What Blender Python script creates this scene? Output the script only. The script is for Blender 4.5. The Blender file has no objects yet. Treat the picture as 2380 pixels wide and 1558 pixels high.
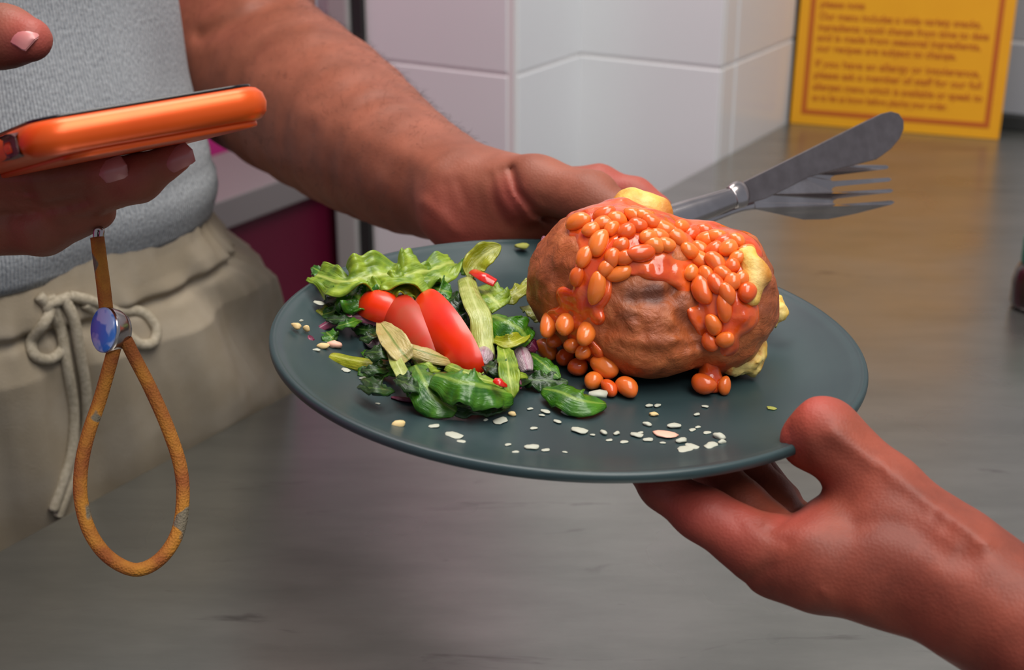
import bpy, bmesh, math, random
import numpy as np
from mathutils import Vector, Matrix, Quaternion, noise as mnoise
from mathutils.bvhtree import BVHTree
from mathutils.geometry import tessellate_polygon

# ------------------------------------------------------------------ camera, world, lights
scene = bpy.context.scene
FPX, IW, IH = 3270.0, 2380, 1558
PITCH = math.radians(21.4)
CAM = np.array([0.0, 0.0, 1.217])
cam_data = bpy.data.cameras.new('camera')
cam_data.sensor_fit = 'HORIZONTAL'; cam_data.sensor_width = 36.0
cam_data.lens = FPX / IW * 36.0
cam_data.clip_start = 0.01; cam_data.clip_end = 50
cam_data.dof.use_dof = True
cam_data.dof.focus_distance = 0.56
cam_data.dof.aperture_fstop = 13.0
cam_data.dof.aperture_blades = 0
cam = bpy.data.objects.new('camera', cam_data)
scene.collection.objects.link(cam)
cam.location = CAM
cam.rotation_euler = (math.radians(90) - PITCH, 0, 0)
scene.camera = cam

world = bpy.data.worlds.new('world'); scene.world = world
world.use_nodes = True
world.node_tree.nodes['Background'].inputs[0].default_value = (0.80, 0.86, 1.0, 1)
world.node_tree.nodes['Background'].inputs[1].default_value = 0.34

def area_lamp(name, loc, size, power, color, rot=(0, 0, 0), sy=None):
    l = bpy.data.lights.new(name, 'AREA'); l.size = size; l.energy = power; l.color = color
    if sy: l.shape = 'RECTANGLE'; l.size_y = sy
    o = bpy.data.objects.new(name, l); scene.collection.objects.link(o)
    o.location = loc; o.rotation_euler = rot
    return o
area_lamp('ceiling_or_fill_lamp', (0.55, 0.15, 2.75), 1.0, 24.5, (1.0, 0.95, 0.88), sy=1.1)
area_lamp('ceiling_or_fill_lamp', (-0.14, 1.20, 2.75), 0.8, 18.5, (1.0, 0.95, 0.90), sy=0.9)
area_lamp('ceiling_or_fill_lamp', (0.70, -1.0, 2.75), 1.2, 20, (1.0, 0.98, 0.97), sy=1.2)  # added fill from behind the camera, brightens the tile faces turned this way

scene.view_settings.view_transform = 'Standard'
scene.view_settings.look = 'None'
scene.view_settings.gamma = 1.0
scene.view_settings.use_curve_mapping = False
scene.view_settings.exposure = 0.16
scene.cycles.max_bounces = 7; scene.cycles.diffuse_bounces = 3; scene.cycles.glossy_bounces = 4; scene.cycles.transmission_bounces = 2
scene.cycles.caustics_reflective = False; scene.cycles.caustics_refractive = False

# ------------------------------------------------------------------ geometry helpers
COL = scene.collection
fwd = np.array([0, math.cos(PITCH), -math.sin(PITCH)])
upv = np.array([0, math.sin(PITCH), math.cos(PITCH)])
rgt = np.array([1.0, 0, 0])
def ray(x, y): return rgt * (x - IW / 2) / FPX + upv * (IH / 2 - y) / FPX + fwd
def P(x, y, d): return CAM + ray(x, y) * d
def onz(x, y, z):
    r = ray(x, y); return CAM + r * ((z - CAM[2]) / r[2])
def proj(q):
    v = np.asarray(q) - CAM; d = v @ fwd
    return np.stack([IW / 2 + FPX * (v @ rgt) / d, IH / 2 - FPX * (v @ upv) / d, d], -1)
PC = np.array([0.02273383, 0.53316551, 1.00822598])           # centre of the plate's rim circle
PN = np.array([0.05074502, -0.02064237, 0.99849829])          # its axis
PU = np.cross([0, 1, 0], PN); PU /= np.linalg.norm(PU)
PV = np.cross(PN, PU)
FLOOR = -0.0095                                               # plate floor below the rim plane
def PL(a, b, w): return PC + PU * a + PV * b + PN * w
def S(x, y, h=0.0):                                           # point h above the plate floor
    r = ray(x, y); t = ((PC + PN * (FLOOR + h) - CAM) @ PN) / (r @ PN)
    return CAM + r * t
def depth(q): return float((np.asarray(q) - CAM) @ fwd)
def pxm(q): return depth(q) / FPX                             # metres per pixel at a point

def mesh_obj(name, verts, faces, mat=None, parent=None, smooth=True):
    me = bpy.data.meshes.new(name)
    me.from_pydata([tuple(map(float, v)) for v in verts], [], [tuple(int(i) for i in f) for f in faces])
    me.update()
    if smooth: me.polygons.foreach_set('use_smooth', [True] * len(me.polygons))
    o = bpy.data.objects.new(name, me); COL.objects.link(o)
    if mat: me.materials.append(mat)
    if parent: o.parent = parent
    return o
def empty(name, loc=(0, 0, 0)):
    o = bpy.data.objects.new(name, None); COL.objects.link(o)
    o.empty_display_size = 0.02
    o['origin_at'] = [float(x) for x in loc]
    return o
def tag(o, label=None, cat=None, group=None, kind=None):
    if label: o['label'] = label
    if cat: o['category'] = cat
    if group: o['group'] = group
    if kind: o['kind'] = kind
    return o
def recenter(o, base=None):
    """move a mesh object's origin to its base so that the thing sits where it stands"""
    me = o.data; n = len(me.vertices)
    co = np.empty(n * 3); me.vertices.foreach_get('co', co); co = co.reshape(-1, 3)
    b = np.array([co[:, 0].mean(), co[:, 1].mean(), co[:, 2].min()]) if base is None else np.asarray(base)
    me.vertices.foreach_set('co', (co - b).ravel()); me.update(); o.location = b
    return o
def box(bm, c, s, rot=None):
    r = bmesh.ops.create_cube(bm, size=1.0)
    m = Matrix.Translation(c) @ (rot.to_4x4() if rot else Matrix()) @ Matrix.Diagonal((s[0], s[1], s[2], 1))
    bmesh.ops.transform(bm, matrix=m, verts=r['verts'])
def bm_obj(name, bm, mat=None, parent=None, smooth=False, bevel=0, segs=2):
    if bevel:
        bmesh.ops.bevel(bm, geom=list(bm.edges), offset=bevel, segments=segs, affect='EDGES', profile=0.6)
    me = bpy.data.meshes.new(name); bm.to_mesh(me); bm.free()
    if smooth: me.polygons.foreach_set('use_smooth', [True] * len(me.polygons))
    o = bpy.data.objects.new(name, me); COL.objects.link(o)
    if mat: me.materials.append(mat)
    if parent: o.parent = parent
    return o
def catmull(pts, n):
    pts = np.asarray(pts, float)
    p = np.vstack([2 * pts[0] - pts[1], pts, 2 * pts[-1] - pts[-2]])
    out = []; m = len(pts) - 1
    for k in range(n):
        t = k / (n - 1) * m; i = min(int(t), m - 1); f = t - i
        a, b, c, d = p[i], p[i + 1], p[i + 2], p[i + 3]
        out.append(0.5 * ((2 * b) + (-a + c) * f + (2 * a - 5 * b + 4 * c - d) * f * f + (-a + 3 * b - 3 * c + d) * f ** 3))
    return np.array(out)
def tube_geo(pts, radii, seg=12, flat=1.0, nrm=None, caps=True):
    pts = np.asarray(pts, float); n = len(pts)
    radii = np.broadcast_to(np.asarray(radii, float), (n,))
    T = np.gradient(pts, axis=0); T /= np.linalg.norm(T, axis=1)[:, None]
    ref = np.array(nrm if nrm is not None else (-fwd))
    verts = []; faces = []
    for i in range(n):
        a = np.cross(T[i], ref); l = np.linalg.norm(a)
        if l < 1e-6: a = np.cross(T[i], [0.3, 0.5, 0.8]); l = np.linalg.norm(a)
        a /= l; b = np.cross(a, T[i])
        for k in range(seg):
            th = 2 * math.pi * k / seg
            verts.append(pts[i] + radii[i] * (math.cos(th) * a + flat * math.sin(th) * b))
    for i in range(n - 1):
        for k in range(seg):
            k2 = (k + 1) % seg
            faces.append((i * seg + k, i * seg + k2, (i + 1) * seg + k2, (i + 1) * seg + k))
    if caps:
        for i, rev in ((0, True), (n - 1, False)):
            verts.append(pts[i]); c = len(verts) - 1
            for k in range(seg):
                k2 = (k + 1) % seg
                f = (i * seg + k, i * seg + k2, c)
                faces.append(f[::-1] if rev else f)
    return verts, faces
def tube(name, pts, radii, mat, parent=None, seg=12, n=None, flat=1.0, nrm=None):
    pts = np.asarray(pts, float)
    radii = np.broadcast_to(np.asarray(radii, float), (len(pts),))
    if n:
        q = catmull(np.c_[pts, radii], n); pts, radii = q[:, :3], q[:, 3]
    v, f = tube_geo(pts, radii, seg, flat, nrm)
    return mesh_obj(name, v, f, mat, parent)
def lathe(name, prof, mat, parent=None, seg=96, frame=None):
    verts = []; faces = []; n = len(prof)
    for k in range(seg):
        th = 2 * math.pi * k / seg
        for r, z in prof: verts.append((r * math.cos(th), r * math.sin(th), z))
    for k in range(seg):
        k2 = (k + 1) % seg
        for i in range(n - 1):
            faces.append((k * n + i, k2 * n + i, k2 * n + i + 1, k * n + i + 1))
    o = mesh_obj(name, verts, faces, mat, parent)
    bm = bmesh.new(); bm.from_mesh(o.data)
    bmesh.ops.remove_doubles(bm, verts=bm.verts, dist=1e-6); bmesh.ops.recalc_face_normals(bm, faces=bm.faces)
    bm.to_mesh(o.data); bm.free()
    if frame is not None: o.matrix_world = frame
    return o
def plate_solid(name, poly, nrm, th, mat, parent=None, bevel=0.0):
    """extrude a planar outline (list of 3-D points) by th along nrm"""
    poly = [np.asarray(p, float) for p in poly]; n = len(poly); nrm = np.asarray(nrm)
    tris = tessellate_polygon([[Vector(p) for p in poly]])
    v = poly + [p + nrm * th for p in poly]
    f = [tuple(t) for t in tris] + [tuple(i + n for i in t[::-1]) for t in tris]
    f += [(i, (i + 1) % n, (i + 1) % n + n, i + n) for i in range(n)]
    bm = bmesh.new(); vs = [bm.verts.new(tuple(p)) for p in v]
    for q in f:
        try: bm.faces.new([vs[i] for i in q])
        except ValueError: pass
    bmesh.ops.recalc_face_normals(bm, faces=bm.faces)
    bmesh.ops.dissolve_limit(bm, angle_limit=0.01, verts=bm.verts, edges=bm.edges)
    o = bm_obj(name, bm, mat, parent)
    if bevel:
        m = o.modifiers.new('bevel', 'BEVEL'); m.width = bevel; m.segments = 2; m.limit_method = 'ANGLE'
    return o

# ------------------------------------------------------------------ distance-field modelling (surface nets)
def smin(a, b, k):
    if k <= 0: return np.minimum(a, b)
    h = np.clip(0.5 + 0.5 * (b - a) / k, 0, 1)
    return b * (1 - h) + a * h - k * h * (1 - h)
def smax(a, b, k): return -smin(-a, -b, k)
def cone(p, a, b, ra, rb):
    ab = b - a; L = float(ab @ ab) + 1e-12
    t = np.clip((p - a) @ ab / L, 0, 1)
    return np.linalg.norm(p - a - t[:, None] * ab, axis=1) - (ra + (rb - ra) * t)
def chain(p, nodes, k=0.006):
    """nodes: list of (xyz, radius)"""
    d = None
    for (a, ra), (b, rb) in zip(nodes[:-1], nodes[1:]):
        e = cone(p, np.asarray(a, float), np.asarray(b, float), ra, rb)
        d = e if d is None else smin(d, e, k)
    return d
def ellip(p, c, r, ax=None):
    q = p - c
    if ax is not None: q = q @ np.asarray(ax).T
    r = np.asarray(r, float); k0 = np.linalg.norm(q / r, axis=1); k1 = np.linalg.norm(q / (r * r), axis=1) + 1e-9
    return k0 * (k0 - 1) / k1
def pxnode(x, y, d, r): return (P(x, y, d), r * d / FPX)
def seg2d(q, a, b):
    a = np.asarray(a, float); b = np.asarray(b, float); ab = b - a
    t = np.clip(((q - a) @ ab) / (ab @ ab + 1e-9), 0, 1)
    return np.linalg.norm(q - a - t[:, None] * ab, axis=1)
def grooves(p, d, lines):
    """press folds (+) or raise tendons (-) along lines; lines: (pixel polyline, width px, depth m)"""
    near = np.abs(d) < 0.006
    if not near.any(): return d
    q = proj(p[near])[:, :2]; add = np.zeros(len(q))
    for pts, w, dep in lines:
        m = None
        for a, b in zip(pts[:-1], pts[1:]):
            e = seg2d(q, a, b); m = e if m is None else np.minimum(m, e)
        add += dep * np.exp(-(m / w) ** 2)
    d = d.copy(); d[near] += add
    return d
def vnoise(p, scale, seed=0):
    """smooth value noise, vectorised"""
    q = p * scale + seed * 17.31
    i = np.floor(q).astype(np.int64); f = q - i; f = f * f * (3 - 2 * f)
    def hsh(x, y, z):
        h = (x * 374761393 + y * 668265263 + z * 2147483647 + seed * 1274126177) & 0xffffffff
        h = ((h ^ (h >> 13)) * 1274126177) & 0xffffffff
        return ((h ^ (h >> 16)) & 0xffff) / 65535.0
    out = 0
    for dx in (0, 1):
        for dy in (0, 1):
            for dz in (0, 1):
                w = (f[:, 0] if dx else 1 - f[:, 0]) * (f[:, 1] if dy else 1 - f[:, 1]) * (f[:, 2] if dz else 1 - f[:, 2])
                out = out + w * hsh(i[:, 0] + dx, i[:, 1] + dy, i[:, 2] + dz)
    return out * 2 - 1
def sdf_geo(fn, lo, hi, h, B=8):
    lo = np.asarray(lo, float); hi = np.asarray(hi, float)
    nb = np.ceil((hi - lo) / (h * B)).astype(int) + 1
    n = nb * B + 1
    D = np.full(n, 1.0, np.float32)
    cen = np.stack(np.meshgrid(*[np.arange(k) for k in nb], indexing='ij'), -1).reshape(-1, 3)
    cc = lo + (cen * B + B / 2) * h
    dv = fn(cc)
    rad = h * B * 0.87 * 1.5 + 0.004
    off = np.stack(np.meshgrid(*[np.arange(B + 1)] * 3, indexing='ij'), -1).reshape(-1, 3)
    D3 = np.repeat(np.repeat(np.repeat(np.where(dv < 0, -1.0, 1.0).reshape(nb).astype(np.float32), B, 0), B, 1), B, 2)
    D[:-1, :-1, :-1] = D3
    act = cen[np.abs(dv) < rad]
    for s in range(0, len(act), 1500):
        idx = (act[s:s + 1500, None, :] * B + off[None]).reshape(-1, 3)
        D[idx[:, 0], idx[:, 1], idx[:, 2]] = fn(lo + idx * h)
    s = D < 0
    c8 = [s[a:n[0] - 1 + a, b:n[1] - 1 + b, c:n[2] - 1 + c] for a in (0, 1) for b in (0, 1) for c in (0, 1)]
    cnt = sum(x.astype(np.int8) for x in c8)
    I, J, K = np.nonzero((cnt > 0) & (cnt < 8))
    vid = np.full(cnt.shape, -1, np.int32); vid[I, J, K] = np.arange(len(I))
    acc = np.zeros((len(I), 3)); num = np.zeros(len(I))
    cor = [(a, b, c) for a in (0, 1) for b in (0, 1) for c in (0, 1)]
    for a in cor:
        for ax in range(3):
            if a[ax] == 0:
                b = list(a); b[ax] = 1
                da = D[I + a[0], J + a[1], K + a[2]]; db = D[I + b[0], J + b[1], K + b[2]]
                m = (da < 0) != (db < 0)
                t = np.where(m, da / np.where(m, da - db, 1), 0)
                q = np.array(a, float)[None].repeat(len(I), 0); q[:, ax] += t
                acc[m] += q[m]; num[m] += 1
    V = lo + (np.stack([I, J, K], 1) + acc / num[:, None]) * h
    Fs = []
    for ax in range(3):
        sl0 = [slice(None)] * 3; sl1 = [slice(None)] * 3
        sl0[ax] = slice(0, -1); sl1[ax] = slice(1, None)
        x = s[tuple(sl0)] != s[tuple(sl1)]
        e = np.stack(np.nonzero(x), 1)
        o1, o2 = (ax + 1) % 3, (ax + 2) % 3
        ok = (e[:, o1] > 0) & (e[:, o2] > 0) & (e[:, o1] < n[o1] - 1) & (e[:, o2] < n[o2] - 1)
        e = e[ok]
        def cid(d1, d2):
            g = e.copy(); g[:, o1] += d1; g[:, o2] += d2; return vid[g[:, 0], g[:, 1], g[:, 2]]
        q = np.stack([cid(-1, -1), cid(0, -1), cid(0, 0), cid(-1, 0)], 1)
        flip = ~s[e[:, 0], e[:, 1], e[:, 2]]
        q[flip] = q[flip][:, ::-1]
        Fs.append(q)
    Fq = np.concatenate(Fs); Fq = Fq[(Fq >= 0).all(1)]
    return V, Fq
def relax(V, Fq, it=2, lam=0.5):
    e = np.concatenate([Fq[:, [0, 1]], Fq[:, [1, 2]], Fq[:, [2, 3]], Fq[:, [3, 0]]])
    for _ in range(it):
        acc = np.zeros_like(V); c = np.zeros(len(V))
        for k in range(3):
            acc[:, k] = np.bincount(e[:, 0], V[e[:, 1], k], len(V)) + np.bincount(e[:, 1], V[e[:, 0], k], len(V))
        c = np.bincount(e[:, 0], minlength=len(V)) + np.bincount(e[:, 1], minlength=len(V))
        V = V * (1 - lam) + lam * acc / c[:, None]
    return V
def np_mesh(name, V, Fq, mat=None, parent=None, attrs=None):
    me = bpy.data.meshes.new(name)
    me.vertices.add(len(V)); me.vertices.foreach_set('co', np.asarray(V, np.float32).ravel())
    k = Fq.shape[1]
    me.loops.add(Fq.size); me.loops.foreach_set('vertex_index', Fq.astype(np.int32).ravel())
    me.polygons.add(len(Fq))
    me.polygons.foreach_set('loop_start', np.arange(0, Fq.size, k, dtype=np.int32))
    me.polygons.foreach_set('use_smooth', np.ones(len(Fq), bool))
    me.update(calc_edges=True); me.validate()
    for nm, val in (attrs or {}).items():
        a = me.attributes.new(nm, 'FLOAT', 'POINT'); a.data.foreach_set('value', np.asarray(val, np.float32))
    o = bpy.data.objects.new(name, me); COL.objects.link(o)
    if mat: me.materials.append(mat)
    if parent: o.parent = parent
    return o
def sdf_obj(name, fn, lo, hi, h, mat, parent=None, it=2, attrs=None):
    V, Fq = sdf_geo(fn, lo, hi, h)
    V = relax(V, Fq, it)
    at = {k: f(V) for k, f in (attrs or {}).items()}
    return np_mesh(name, V, Fq, mat, parent, at)
def bounds(nodes, pad=0.012):
    q = np.array([n[0] for n in nodes]); r = np.array([n[1] for n in nodes])[:, None]
    return (q - r).min(0) - pad, (q + r).max(0) + pad

# ------------------------------------------------------------------ materials
def lin(c):
    return tuple((x / 255 / 12.92) if x / 255 <= 0.04045 else ((x / 255 + 0.055) / 1.055) ** 2.4 for x in c) + (1.0,)
def new_mat(name):
    m = bpy.data.materials.new(name); m.use_nodes = True
    return m, m.node_tree, m.node_tree.nodes['Principled BSDF']
def N(nt, kind, **kw):
    n = nt.nodes.new(kind)
    for k, v in kw.items():
        if k.startswith('_'): setattr(n, k[1:], v)
        else: n.inputs[k].default_value = v
    return n
def mat(name, c1, rough=0.5, metal=0.0, c2=None, nscale=40, lo=0.4, hi=0.6, bump=0.0, bscale=200, bdist=0.001, sss=0.0, sss_r=(0.01, 0.004, 0.002),
        coat=0.0, spec=0.5, coord='Object', detail=3, attr=None, attr_col=None, trans=0.0):
    m, nt, b = new_mat(name); L = nt.links
    tc = N(nt, 'ShaderNodeTexCoord')
    b.inputs['Roughness'].default_value = rough; b.inputs['Metallic'].default_value = metal
    b.inputs['Specular IOR Level'].default_value = spec
    b.inputs['Coat Weight'].default_value = coat; b.inputs['Coat Roughness'].default_value = 0.08
    if trans: b.inputs['Transmission Weight'].default_value = trans
    if sss:
        b.inputs['Subsurface Weight'].default_value = sss; b.inputs['Subsurface Radius'].default_value = (1, 0.4, 0.2)
        b.inputs['Subsurface Scale'].default_value = sss_r[0]
    col = None
    if c2:
        nz = N(nt, 'ShaderNodeTexNoise', Scale=nscale, Detail=detail); L.new(tc.outputs[coord], nz.inputs['Vector'])
        rp = N(nt, 'ShaderNodeValToRGB'); rp.color_ramp.elements[0].position = lo; rp.color_ramp.elements[1].position = hi
        rp.color_ramp.elements[0].color = lin(c1); rp.color_ramp.elements[1].color = lin(c2)
        L.new(nz.outputs['Fac'], rp.inputs['Fac']); col = rp.outputs['Color']
    else:
        rgb = N(nt, 'ShaderNodeRGB'); rgb.outputs[0].default_value = lin(c1); col = rgb.outputs[0]
    if attr:
        at = N(nt, 'ShaderNodeAttribute', _attribute_name=attr)
        mx = N(nt, 'ShaderNodeMix', _data_type='RGBA'); L.new(at.outputs['Fac'], mx.inputs['Factor'])
        L.new(col, mx.inputs[6]); mx.inputs[7].default_value = lin(attr_col); col = mx.outputs[2]
    L.new(col, b.inputs['Base Color'])
    if bump:
        nb = N(nt, 'ShaderNodeTexNoise', Scale=bscale, Detail=4); L.new(tc.outputs[coord], nb.inputs['Vector'])
        bp = N(nt, 'ShaderNodeBump', Strength=bump, Distance=bdist); L.new(nb.outputs['Fac'], bp.inputs['Height'])
        L.new(bp.outputs['Normal'], b.inputs['Normal'])
    return m

M = {}
M['tile'] = mat('white_tile', (236, 237, 238), 0.22, c2=(232, 233, 234), nscale=3)
M['tile_shaded'] = mat('shaded_white_tile', (172, 173, 178), 0.25, c2=(168, 168, 172), nscale=3)  # tile tone lowered: weaker light on the back wall painted into the colour
M['grout'] = mat('grout', (232, 229, 227), 0.9)
M['magenta'] = mat('magenta_paint', (192, 40, 128), 0.5, c2=(186, 38, 124), nscale=6)
M['magenta_shaded'] = mat('shaded_magenta_panel', (104, 10, 48), 0.55, c2=(98, 9, 44), nscale=6)  # magenta darkened: the shade under the ledge is put into the colour
M['steel_trim'] = mat('pale_grey_trim', (172, 170, 168), 0.4)
M['dark_trim'] = mat('dark_trim', (38, 39, 38), 0.6)
M['grey_top'] = mat('grey_worktop', (128, 122, 122), 0.5)
M['floor'] = mat('floor_vinyl', (92, 88, 84), 0.5, c2=(84, 80, 76), nscale=8)
M['cabinet'] = mat('cabinet_grey', (96, 96, 94), 0.5)

def worktop_mat():
    m, nt, b = new_mat('brushed_steel_worktop'); L = nt.links
    tc = N(nt, 'ShaderNodeTexCoord')
    b.inputs['Metallic'].default_value = 0.88
    mp = N(nt, 'ShaderNodeMapping'); mp.inputs['Rotation'].default_value = (0, 0, math.radians(10)); mp.inputs['Scale'].default_value = (3, 11, 1)
    L.new(tc.outputs['Object'], mp.inputs['Vector'])
    n1 = N(nt, 'ShaderNodeTexNoise', Scale=3.0, Detail=6, Roughness=0.65); L.new(mp.outputs[0], n1.inputs['Vector'])
    n2 = N(nt, 'ShaderNodeTexNoise', Scale=9.0, Detail=3); L.new(tc.outputs['Object'], n2.inputs['Vector'])
    rp = N(nt, 'ShaderNodeValToRGB'); e = rp.color_ramp.elements
    e[0].position = 0.30; e[0].color = lin((144, 145, 139)); e[1].position = 0.62; e[1].color = lin((159, 159, 153))
    L.new(n1.outputs['Fac'], rp.inputs['Fac'])
    # worn dark scuffs
    mp2 = N(nt, 'ShaderNodeMapping'); mp2.inputs['Rotation'].default_value = (0, 0, math.radians(-18)); mp2.inputs['Scale'].default_value = (6, 26, 1)
    L.new(tc.outputs['Object'], mp2.inputs['Vector'])
    n3 = N(nt, 'ShaderNodeTexNoise', Scale=1.7, Detail=5, Roughness=0.6, Distortion=0.6); L.new(mp2.outputs[0], n3.inputs['Vector'])
    r3 = N(nt, 'ShaderNodeValToRGB'); r3.color_ramp.elements[0].position = 0.64; r3.color_ramp.elements[1].position = 0.74
    r3.color_ramp.elements[0].color = (0, 0, 0, 1); r3.color_ramp.elements[1].color = (1, 1, 1, 1)
    L.new(n3.outputs['Fac'], r3.inputs['Fac'])
    mx = N(nt, 'ShaderNodeMix', _data_type='RGBA'); L.new(r3.outputs['Color'], mx.inputs['Factor'])
    L.new(rp.outputs['Color'], mx.inputs[6]); mx.inputs[7].default_value = lin((116, 114, 111))
    L.new(mx.outputs[2], b.inputs['Base Color'])
    rr = N(nt, 'ShaderNodeMapRange'); rr.inputs['From Min'].default_value = 0.3; rr.inputs['From Max'].default_value = 0.7
    rr.inputs['To Min'].default_value = 0.25; rr.inputs['To Max'].default_value = 0.33
    L.new(n2.outputs['Fac'], rr.inputs['Value']); L.new(rr.outputs[0], b.inputs['Roughness'])
    bp = N(nt, 'ShaderNodeBump', Strength=0.03, Distance=0.0004); L.new(n1.outputs['Fac'], bp.inputs['Height']); L.new(bp.outputs['Normal'], b.inputs['Normal'])
    return m
M['worktop'] = worktop_mat()

def skin_mat(name, c1, c2, pink):
    m, nt, b = new_mat(name); L = nt.links
    tc = N(nt, 'ShaderNodeTexCoord')
    n1 = N(nt, 'ShaderNodeTexNoise', Scale=38, Detail=5, Roughness=0.6); L.new(tc.outputs['Object'], n1.inputs['Vector'])
    rp = N(nt, 'ShaderNodeValToRGB'); e = rp.color_ramp.elements
    e[0].position = 0.36; e[0].color = lin(c1); e[1].position = 0.66; e[1].color = lin(c2)
    L.new(n1.outputs['Fac'], rp.inputs['Fac'])
    at = N(nt, 'ShaderNodeAttribute', _attribute_name='pink')
    pm_ = N(nt, 'ShaderNodeMath', _operation='MULTIPLY'); pm_.inputs[1].default_value = 0.65; L.new(at.outputs['Fac'], pm_.inputs[0])
    mx = N(nt, 'ShaderNodeMix', _data_type='RGBA'); L.new(pm_.outputs[0], mx.inputs['Factor'])
    L.new(rp.outputs['Color'], mx.inputs[6]); mx.inputs[7].default_value = lin(pink)
    L.new(mx.outputs[2], b.inputs['Base Color'])
    b.inputs['Roughness'].default_value = 0.52; b.inputs['Specular IOR Level'].default_value = 0.35
    b.inputs['Subsurface Weight'].default_value = 0.12; b.inputs['Subsurface Radius'].default_value = (1, 0.35, 0.2)
    b.inputs['Subsurface Scale'].default_value = 0.004
    v = N(nt, 'ShaderNodeTexVoronoi', Scale=900); L.new(tc.outputs['Object'], v.inputs['Vector'])
    n2 = N(nt, 'ShaderNodeTexNoise', Scale=260, Detail=4); L.new(tc.outputs['Object'], n2.inputs['Vector'])
    ad = N(nt, 'ShaderNodeMath', _operation='ADD'); L.new(v.outputs['Distance'], ad.inputs[0]); L.new(n2.outputs['Fac'], ad.inputs[1])
    bp = N(nt, 'ShaderNodeBump', Strength=0.13, Distance=0.0008); L.new(ad.outputs[0], bp.inputs['Height']); L.new(bp.outputs['Normal'], b.inputs['Normal'])
    return m
M['skin_a'] = skin_mat('skin_brown', (134, 76, 56), (156, 90, 68), (186, 84, 76))
M['skin_b'] = skin_mat('skin_warm', (120, 58, 42), (150, 74, 54), (182, 78, 66))
M['nail'] = mat('fingernail', (196, 116, 112), 0.34, c2=(206, 132, 128), nscale=60, coat=0.15)

def knit_mat():
    m, nt, b = new_mat('heather_grey_rib_knit'); L = nt.links
    uv = N(nt, 'ShaderNodeUVMap'); uv.uv_map = 'uv'
    sp = N(nt, 'ShaderNodeSeparateXYZ'); L.new(uv.outputs[0], sp.inputs[0])
    mu = N(nt, 'ShaderNodeMath', _operation='MULTIPLY'); mu.inputs[1].default_value = 2 * math.pi / 0.0020; L.new(sp.outputs['X'], mu.inputs[0])
    si = N(nt, 'ShaderNodeMath', _operation='SINE'); L.new(mu.outputs[0], si.inputs[0])
    tc = N(nt, 'ShaderNodeTexCoord')
    mp = N(nt, 'ShaderNodeMapping'); mp.inputs['Scale'].default_value = (620, 420, 1); L.new(uv.outputs[0], mp.inputs['Vector'])
    n1 = N(nt, 'ShaderNodeTexNoise', Scale=1.0, Detail=3); L.new(mp.outputs[0], n1.inputs['Vector'])
    rp = N(nt, 'ShaderNodeValToRGB'); e = rp.color_ramp.elements
    e[0].position = 0.32; e[0].color = lin((172, 178, 184)); e[1].position = 0.62; e[1].color = lin((218, 223, 226))
    L.new(n1.outputs['Fac'], rp.inputs['Fac'])
    L.new(rp.outputs['Color'], b.inputs['Base Color'])
    b.inputs['Roughness'].default_value = 0.9; b.inputs['Specular IOR Level'].default_value = 0.15
    b.inputs['Sheen Weight'].default_value = 0.2
    ad = N(nt, 'ShaderNodeMath', _operation='MULTIPLY_ADD'); ad.inputs[1].default_value = 0.85; L.new(si.outputs[0], ad.inputs[0]); L.new(n1.outputs['Fac'], ad.inputs[2])
    bp = N(nt, 'ShaderNodeBump', Strength=1.0, Distance=0.0009); L.new(ad.outputs[0], bp.inputs['Height']); L.new(bp.outputs['Normal'], b.inputs['Normal'])
    return m
M['knit'] = knit_mat()
M['cotton'] = mat('beige_cotton', (172, 159, 139), 0.88, c2=(164, 150, 128), nscale=30, bump=0.35, bscale=700, bdist=0.0005, spec=0.2)
M['cord'] = mat('beige_cord', (190, 178, 156), 0.85, c2=(172, 160, 138), nscale=400, bump=0.6, bscale=900, bdist=0.0006, spec=0.2)
M['plate'] = mat('teal_grey_stoneware', (42, 60, 62), 0.36, c2=(47, 65, 66), nscale=18, bump=0.05, bscale=120, bdist=0.0005, spec=0.5)
M['bean'] = mat('baked_bean', (236, 112, 34), 0.22, c2=(246, 140, 54), nscale=90, lo=0.35, hi=0.7, sss=0.25, sss_r=(0.003,), coat=0.35)
M['sauce'] = mat('tomato_sauce', (216, 74, 18), 0.18, c2=(232, 100, 36), nscale=110, sss=0.2, sss_r=(0.002,), coat=0.5, bump=0.25, bscale=260, bdist=0.0015)
M['flesh'] = mat('potato_flesh', (232, 188, 84), 0.55, c2=(238, 210, 128), nscale=120, bump=0.5, bscale=300, bdist=0.0015, sss=0.2, sss_r=(0.003,), attr='crust', attr_col=(196, 112, 28))
M['tomato'] = mat('tomato_red', (226, 40, 8), 0.3, c2=(232, 58, 16), nscale=40, sss=0.15, sss_r=(0.003,), coat=0.12)
M['tomato_flesh'] = mat('tomato_flesh', (196, 62, 34), 0.25, c2=(206, 96, 52), nscale=180, sss=0.2, sss_r=(0.003,), coat=0.3)
M['pepper'] = mat('red_pepper', (206, 30, 16), 0.2, coat=0.4)
M['crumb'] = mat('cream_crumb', (224, 200, 146), 0.6, c2=(214, 182, 120), nscale=300, sss=0.15, sss_r=(0.002,))
M['crumb_white'] = mat('white_crumb', (190, 192, 178), 0.55, c2=(170, 172, 150), nscale=300)
M['crumb_pink'] = mat('pink_crumb', (232, 168, 140), 0.5, c2=(238, 190, 168), nscale=300)
M['steel'] = mat('cutlery_steel', (178, 170, 168), 0.2, 1.0, c2=(164, 156, 154), nscale=60, bump=0.03, bscale=400)
M['steel_blade'] = mat('smeared_blade_steel', (128, 118, 116), 0.33, 1.0, c2=(142, 132, 130), nscale=140, lo=0.35, hi=0.7, bump=0.15, bscale=500, bdist=0.0003)

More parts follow.
